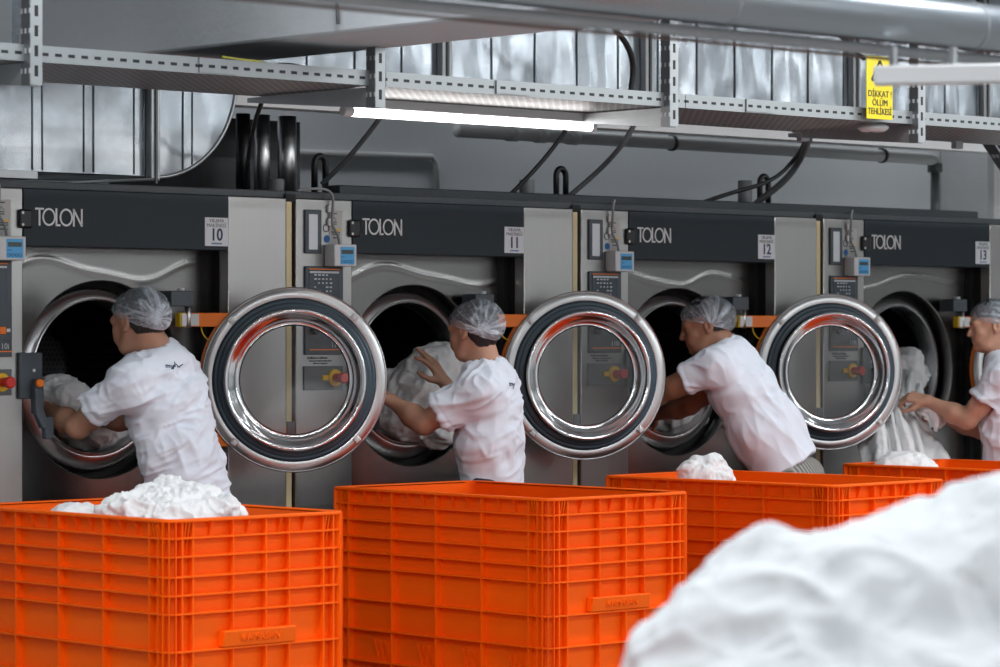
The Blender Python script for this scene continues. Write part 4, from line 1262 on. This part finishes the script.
# ---- 2: second worker, both hands on the linen
W2 = dict(Z=12.36, skin='skin', seed=8, look=(-.80, .58, -.10), hairline=-.075, gather=(-.62, -.62, -.22),
    joints=dict(head=(473, 330, 0), neck=(487, 370, .0), chest=(490, 405, .02), waist=(490, 445, .0), pelvis=(494, 496, 0), hem=(493, 497, 0),
        lsh=(478, 390, -.12), lel=(424, 424, -.06), lwr=(392, 401, .02), lhd=(376, 389, .05), lsl=(440, 414, -.09),
        rsh=(497, 388, .12), rel=(466, 424, .20), rwr=(446, 384, .22), rhd=(433, 364, .22), rsl=(482, 404, .16)),
    torso=dict(facing=(-.93, .37), r=(.112, .110, .108, .080), wide=1.30), sleeve=dict(l=.082, r=.078),
    hands=dict(l=dict(palm=(-.3, .2, -1), curl=.45, thumb=1), r=dict(palm=(-.9, .3, -.1), curls=(.25, .1, .2, .35), spread=.3, thumb=1)), fold=dict(along=.8, across=.6, scale=15, amp=.012),
    label='person in plain white t-shirt holding up white linen at washer 11')
# ---- 3: third worker, leaning far into washer 12
W3 = dict(Z=13.35, skin='skin2', seed=5, look=(-.97, -.02, -.22), hairline=-.035, gather=(-.95, -.05, -.28), trouser='stripes',
    joints=dict(head=(704, 325, 0), neck=(729, 350, 0), chest=(741, 388, .0), waist=(766, 430, 0), pelvis=(794, 480, 0), hem=(786, 467, 0),
        lsh=(716, 366, -.13), lel=(656, 396, -.0), lwr=(622, 402, .22), lhd=(606, 405, .28), lsl=(686, 379, -.08),
        rsh=(738, 366, .13), rel=(690, 405, .26), rwr=(655, 415, .40), rhd=(640, 420, .46), rsl=(712, 386, .18)),
    torso=dict(facing=(-.85, .53), r=(.130, .136, .128, .088), wide=1.25), sleeve=dict(l=.070, r=.074),
    hands=dict(l=dict(palm=(0, 0, -1), curl=.4, thumb=1), r=dict(palm=(0, 0, -1), curl=.4, thumb=-1)), fold=dict(along=.45, across=-.9, scale=10, amp=.011),
    label='person in white t-shirt and grey striped trousers leaning deep into washer 12')
# ---- 4: fourth worker, at the right edge, pulling linen out of washer 13
W4 = dict(Z=14.35, skin='skin', seed=11, look=(-1, -.04, -.10), hairline=-.06, gather=(-.6, -.75, -.2),
    joints=dict(head=(991, 325, 0), neck=(1004, 357, 0), chest=(1010, 395, 0), waist=(1010, 435, 0), pelvis=(1010, 484, 0), hem=(1010, 478, 0),
        lsh=(1003, 377, -.13), lel=(968, 420, -.08), lwr=(928, 401, .02), lhd=(908, 396, .06), lsl=(984, 402, -.11),
        rsh=(1008, 377, .13), rel=(982, 430, .16), rwr=(935, 414, .2), rhd=(917, 408, .22), rsl=(996, 402, .16)),
    torso=dict(facing=(-.93, .30), r=(.118, .112, .112, .082), wide=1.35), sleeve=dict(l=.078, r=.078),
    hands=dict(l=dict(palm=(-.2, .6, -.8), curl=.85, thumb=1), r=dict(palm=(0, -.5, -.8), curl=.8, thumb=-1)), fold=dict(along=.4, across=.2, scale=10, amp=.011),
    label='person in white t-shirt at the right edge, seen in profile, pulling linen from washer 13')
people = [person(w_) for w_ in (W1, W2, W3, W4)]
# small dark lettering printed on the shirts
from mathutils.bvhtree import BVHTree
def shirt_print(body, words, px, py):
    sh = [c for c in body.children if c.name.startswith('t_shirt')][0]
    me = sh.data
    bvh = BVHTree.FromPolygons([v.co for v in me.vertices], [tuple(p.vertices) for p in me.polygons])
    org = Vector(CAM); hit, nrm, _, _ = bvh.ray_cast(org, (at(px, py, Z=10)-org).normalized())
    if hit is None: return
    if nrm.dot(org-hit) < 0: nrm = -nrm
    Rt = Vector((0, 0, 1)).cross(nrm).normalized(); Up = nrm.cross(Rt).normalized()
    V, F = [], []
    for w_, size, ox, oz, bold in words:
        o = text('tmp_print', w_, size, (0, 0, 0), M['navy_print'], bold=bold)
        b0 = len(V)
        for v in o.data.vertices:
            q = hit + Rt*(v.co.x+ox) + Up*(v.co.z+oz)
            loc, n2, _, _ = bvh.find_nearest(q)
            if n2.dot(org-loc) < 0: n2 = -n2
            V.append(loc + n2*(.0015 if v.co.y < 0 else .0008))
        F += [tuple(b0+i for i in p.vertices) for p in o.data.polygons]
        bpy.data.objects.remove(o)
    link_mesh('shirt_lettering', V, F, M['navy_print'], sh)
M['navy_print'] = mat('navy_print', (.03, .05, .10), .8)
shirt_print(people[0][0], [('m', .030, -.022, 0, .0006), ('y', .034, -.003, -.002, .0006), ('h', .032, .012, .004, .0006), ('tekstil', .016, .040, .0, .0002)], 173, 366)
shirt_print(people[1][0], [('m', .026, -.008, 0, .0006), ('y', .030, .008, -.002, .0006)], 512, 384)

# ================================================================== LINEN
def heap(name, blobs, label, h=.009, amp=.022, s=9, seed=0, k=.05, m='linen', cuts=(), group=None, it=1, amp2=1.0):
    f = smin([ell(c, r) if len(b) == 2 else cone(*b) for b in blobs for c, r in [b[:2]]], k)
    if cuts: f = cut(f, *cuts)
    V, F = snet(f, h)
    V = relax(V, F, it)
    Nn = vnormals(V, F)
    V = V + Nn*(amp*crumple(V, s, seed))[:, None]
    V = relax(V, F, 1, .3)
    o = link_mesh(name, V, F, M[m], smooth=True)
    tag(o, label, 'laundry', group)
    return o
rl = random.Random(4)
def blobs_at(pts):
    out = []
    for px, py, Z, r in pts:
        p = at(px, py, Z=Z); r = r if isinstance(r, tuple) else (r, r, r*.75)
        out.append((tuple(p), r))
    return out
# heap in the left crate
heap('linen_heap', blobs_at([(170, 524, 10.35, (.21, .21, .10)), (135, 510, 10.3, (.10, .10, .05)), (160, 503, 10.4, .07), (168, 490, 10.45, (.035, .035, .045)), (182, 497, 10.45, (.05, .05, .045)), (200, 503, 10.4, .07), (222, 512, 10.3, (.07, .07, .045)), (150, 497, 10.4, (.04, .04, .03)),
     (115, 514, 10.3, (.06, .06, .03))]), 'white crumpled towels heaped above the rim of the left crate', h=.005, amp=.024, s=15, seed=2, k=.03, group='heaps of white linen')
heap('linen_heap', blobs_at([(72, 516, 10.35, (.08, .08, .035)), (80, 522, 10.4, (.07, .10, .05))]), 'small white fold of cloth showing over the rim at the left of the left crate', h=.006, amp=.010, s=13, seed=7, group='heaps of white linen')
# cloth in the third crate
heap('linen_heap', blobs_at([(702, 474, 12.66, (.075, .075, .05)), (690, 474, 12.64, (.045, .045, .045)), (712, 464, 12.68, (.045, .045, .035)), (702, 486, 12.68, (.10, .10, .06)), (722, 478, 12.66, (.05, .05, .05)), (700, 462, 12.68, (.035, .035, .025))]),
     'single crumpled white cloth on the rim of the crate below washer 12', h=.005, amp=.017, s=15, seed=4, k=.03, group='heaps of white linen')
# in the drums
def in_drum(n, pts, label, seed, amp=.02, s=10, cuts=()):
    return heap('drum_linen', blobs_at(pts), label, h=.008, amp=amp, s=s, seed=seed, group='linen in the drums', cuts=cuts)
in_drum(-1, [(60, 400, 11.98, (.11, .14, .085)), (50, 396, 11.95, (.06, .10, .06)), (80, 412, 12.0, (.09, .12, .07)), (95, 436, 12.0, (.13, .16, .08)), (100, 430, 11.85, (.055, .08, .06)), (78, 432, 11.9, (.07, .10, .05)), (110, 444, 12.1, (.12, .14, .06))],
    'white towels in the drum of washer 10 under the left worker\'s arms', 3)
in_drum(0, [(430, 385, 13.0, (.13, .14, .16)), (440, 365, 13.0, (.08, .09, .09)), (415, 400, 12.95, (.13, .14, .12)), (395, 400, 13.0, (.08, .12, .10)), (400, 420, 12.95, (.14, .16, .10)), (430, 428, 12.95, (.10, .14, .08)), (455, 385, 13.05, (.08, .09, .14)), (385, 385, 13.0, (.04, .06, .05))],
    'big bundle of white sheets held up in the drum of washer 11', 6, amp=.022, s=9)
in_drum(1, [(678, 415, 14.2, (.11, .14, .11)), (668, 400, 14.2, (.06, .08, .07)), (690, 405, 14.25, (.06, .08, .07)), (660, 425, 14.2, (.10, .14, .08)), (700, 420, 14.3, (.08, .10, .10)), (672, 395, 14.15, (.04, .05, .05))],
    'white cloth lying in the drum of washer 12 below the worker\'s arm', 9, amp=.02, s=9)
in_drum(2, [(892, 372, 15.2, (.10, .10, .09)), (908, 362, 15.2, (.075, .08, .07)), (905, 385, 15.15, (.09, .10, .08)), (880, 385, 15.2, (.10, .12, .10)), (915, 375, 15.25, (.06, .08, .05)), (890, 400, 15.1, (.12, .14, .09))],
    'rolled white sheets filling the drum of washer 13', 12, amp=.018, s=10)
# linen trailing from washer 13 into the right crate: hanging folded sheets
def drape(name, path, widths, label, folds, seed, amp=.03, thick=.012):
    path = [V3(at(px, py, Z=Z)) for px, py, Z in path]
    nt, ns = 70, 64
    ctrl = np.array(path); tt = np.linspace(0, len(path)-1, nt+1)
    i0 = np.floor(tt).astype(int).clip(0, len(path)-2); fr = (tt-i0)
    def cr(a):
        a = np.array(a, float); P0 = a[(i0-1).clip(0)]; P1 = a[i0]; P2 = a[i0+1]; P3 = a[(i0+2).clip(0, len(a)-1)]
        f = fr[:, None] if a.ndim > 1 else fr
        return .5*((2*P1) + (-P0+P2)*f + (2*P0-5*P1+4*P2-P3)*f*f + (-P0+3*P1-3*P2+P3)*f**3)
    C_ = cr(ctrl); Wd = cr(np.array(widths))
    V = []
    for j in range(nt+1):
        tng = C_[min(j+1, nt)]-C_[max(j-1, 0)]; tng = tng/np.linalg.norm(tng)
        sd = RV - tng*(RV@tng); sd = sd/np.linalg.norm(sd); nn = np.cross(tng, sd)
        for i in range(ns+1):
            u = i/ns*2-1
            ph = folds*u*1.6 + 1.1*math.sin(u*3.1+seed) + .5*math.sin(j/nt*4+seed*2+u*4)
            d = amp*(math.sin(ph*2.2)+.45*math.sin(ph*4.7+seed))*(.6+.7*j/nt)
            V.append(C_[j] + sd*u*Wd[j] + nn*(d - .05*u*u))
    V = np.array(V)
    F = np.array([(j*(ns+1)+i, j*(ns+1)+i+1, (j+1)*(ns+1)+i+1, (j+1)*(ns+1)+i) for j in range(nt) for i in range(ns)])
    V = V + vnormals(V, F)*(.010*crumple(V, 8, seed))[:, None]
    o = link_mesh(name, V, F, M['linen'], smooth=True)
    m = o.modifiers.new('thickness', 'SOLIDIFY'); m.thickness = thick; m.offset = 0
    tag(o, label, 'laundry', 'sheets trailing from washer 13')
    return o
drape('trailing_sheet', [(905, 372, 15.1), (904, 392, 14.68), (908, 415, 14.52), (918, 445, 14.35), (926, 475, 14.2), (928, 500, 14.1)], [.07, .07, .11, .15, .17, .17], 'white sheet hanging from the right worker\'s hands down into the right crate', 2.1, 2)
drape('trailing_sheet', [(880, 385, 15.1), (880, 402, 14.5), (885, 430, 14.3), (890, 455, 14.2), (892, 480, 14.1), (890, 500, 14.05)], [.08, .10, .12, .12, .12, .12], 'white sheet spilling out of washer 13 behind the open door of washer 12', 1.6, 5)
drape('trailing_sheet', [(925, 398, 14.4), (934, 408, 14.36), (938, 420, 14.36), (936, 430, 14.38)], [.05, .05, .05, .02], 'loose white corner of cloth below the right worker\'s wrist', 1.0, 9, amp=.012)
heap('linen_heap', blobs_at([(905, 462, 13.75, (.09, .09, .045)), (893, 468, 13.7, (.09, .09, .05)), (915, 470, 13.7, (.10, .10, .05))]), 'white linen bunched on the rim of the right crate', h=.007, amp=.012, s=10, seed=14, group='heaps of white linen')
# the big mound in the nearest foreground
pts = [(738, 690, 4.95, (.16, .16, .15)), (800, 655, 4.95, (.18, .18, .15)), (870, 635, 4.95, (.19, .19, .15)), (935, 615, 4.98, (.19, .19, .16)), (1000, 600, 5.0, (.20, .20, .17)), (1080, 585, 5.0, (.22, .22, .18)),
       (768, 562, 4.98, (.030, .030, .040)), (760, 600, 4.95, (.08, .08, .07)), (830, 740, 4.9, (.36, .28, .16)), (1000, 730, 4.95, (.40, .30, .18)), (690, 690, 4.88, (.09, .09, .09)), (1010, 562, 5.0, (.13, .13, .09)), (930, 570, 5.0, (.10, .10, .06)), (850, 590, 4.98, (.13, .10, .06)), (700, 650, 4.9, (.07, .07, .06)),
       (960, 800, 4.9, (.50, .32, .14))]
heap('linen_mound', blobs_at(pts), 'large soft mound of white linen in the nearest foreground, bottom right', h=.009, amp=.020, s=5.5, seed=29, k=.07, m='cloth', it=3)
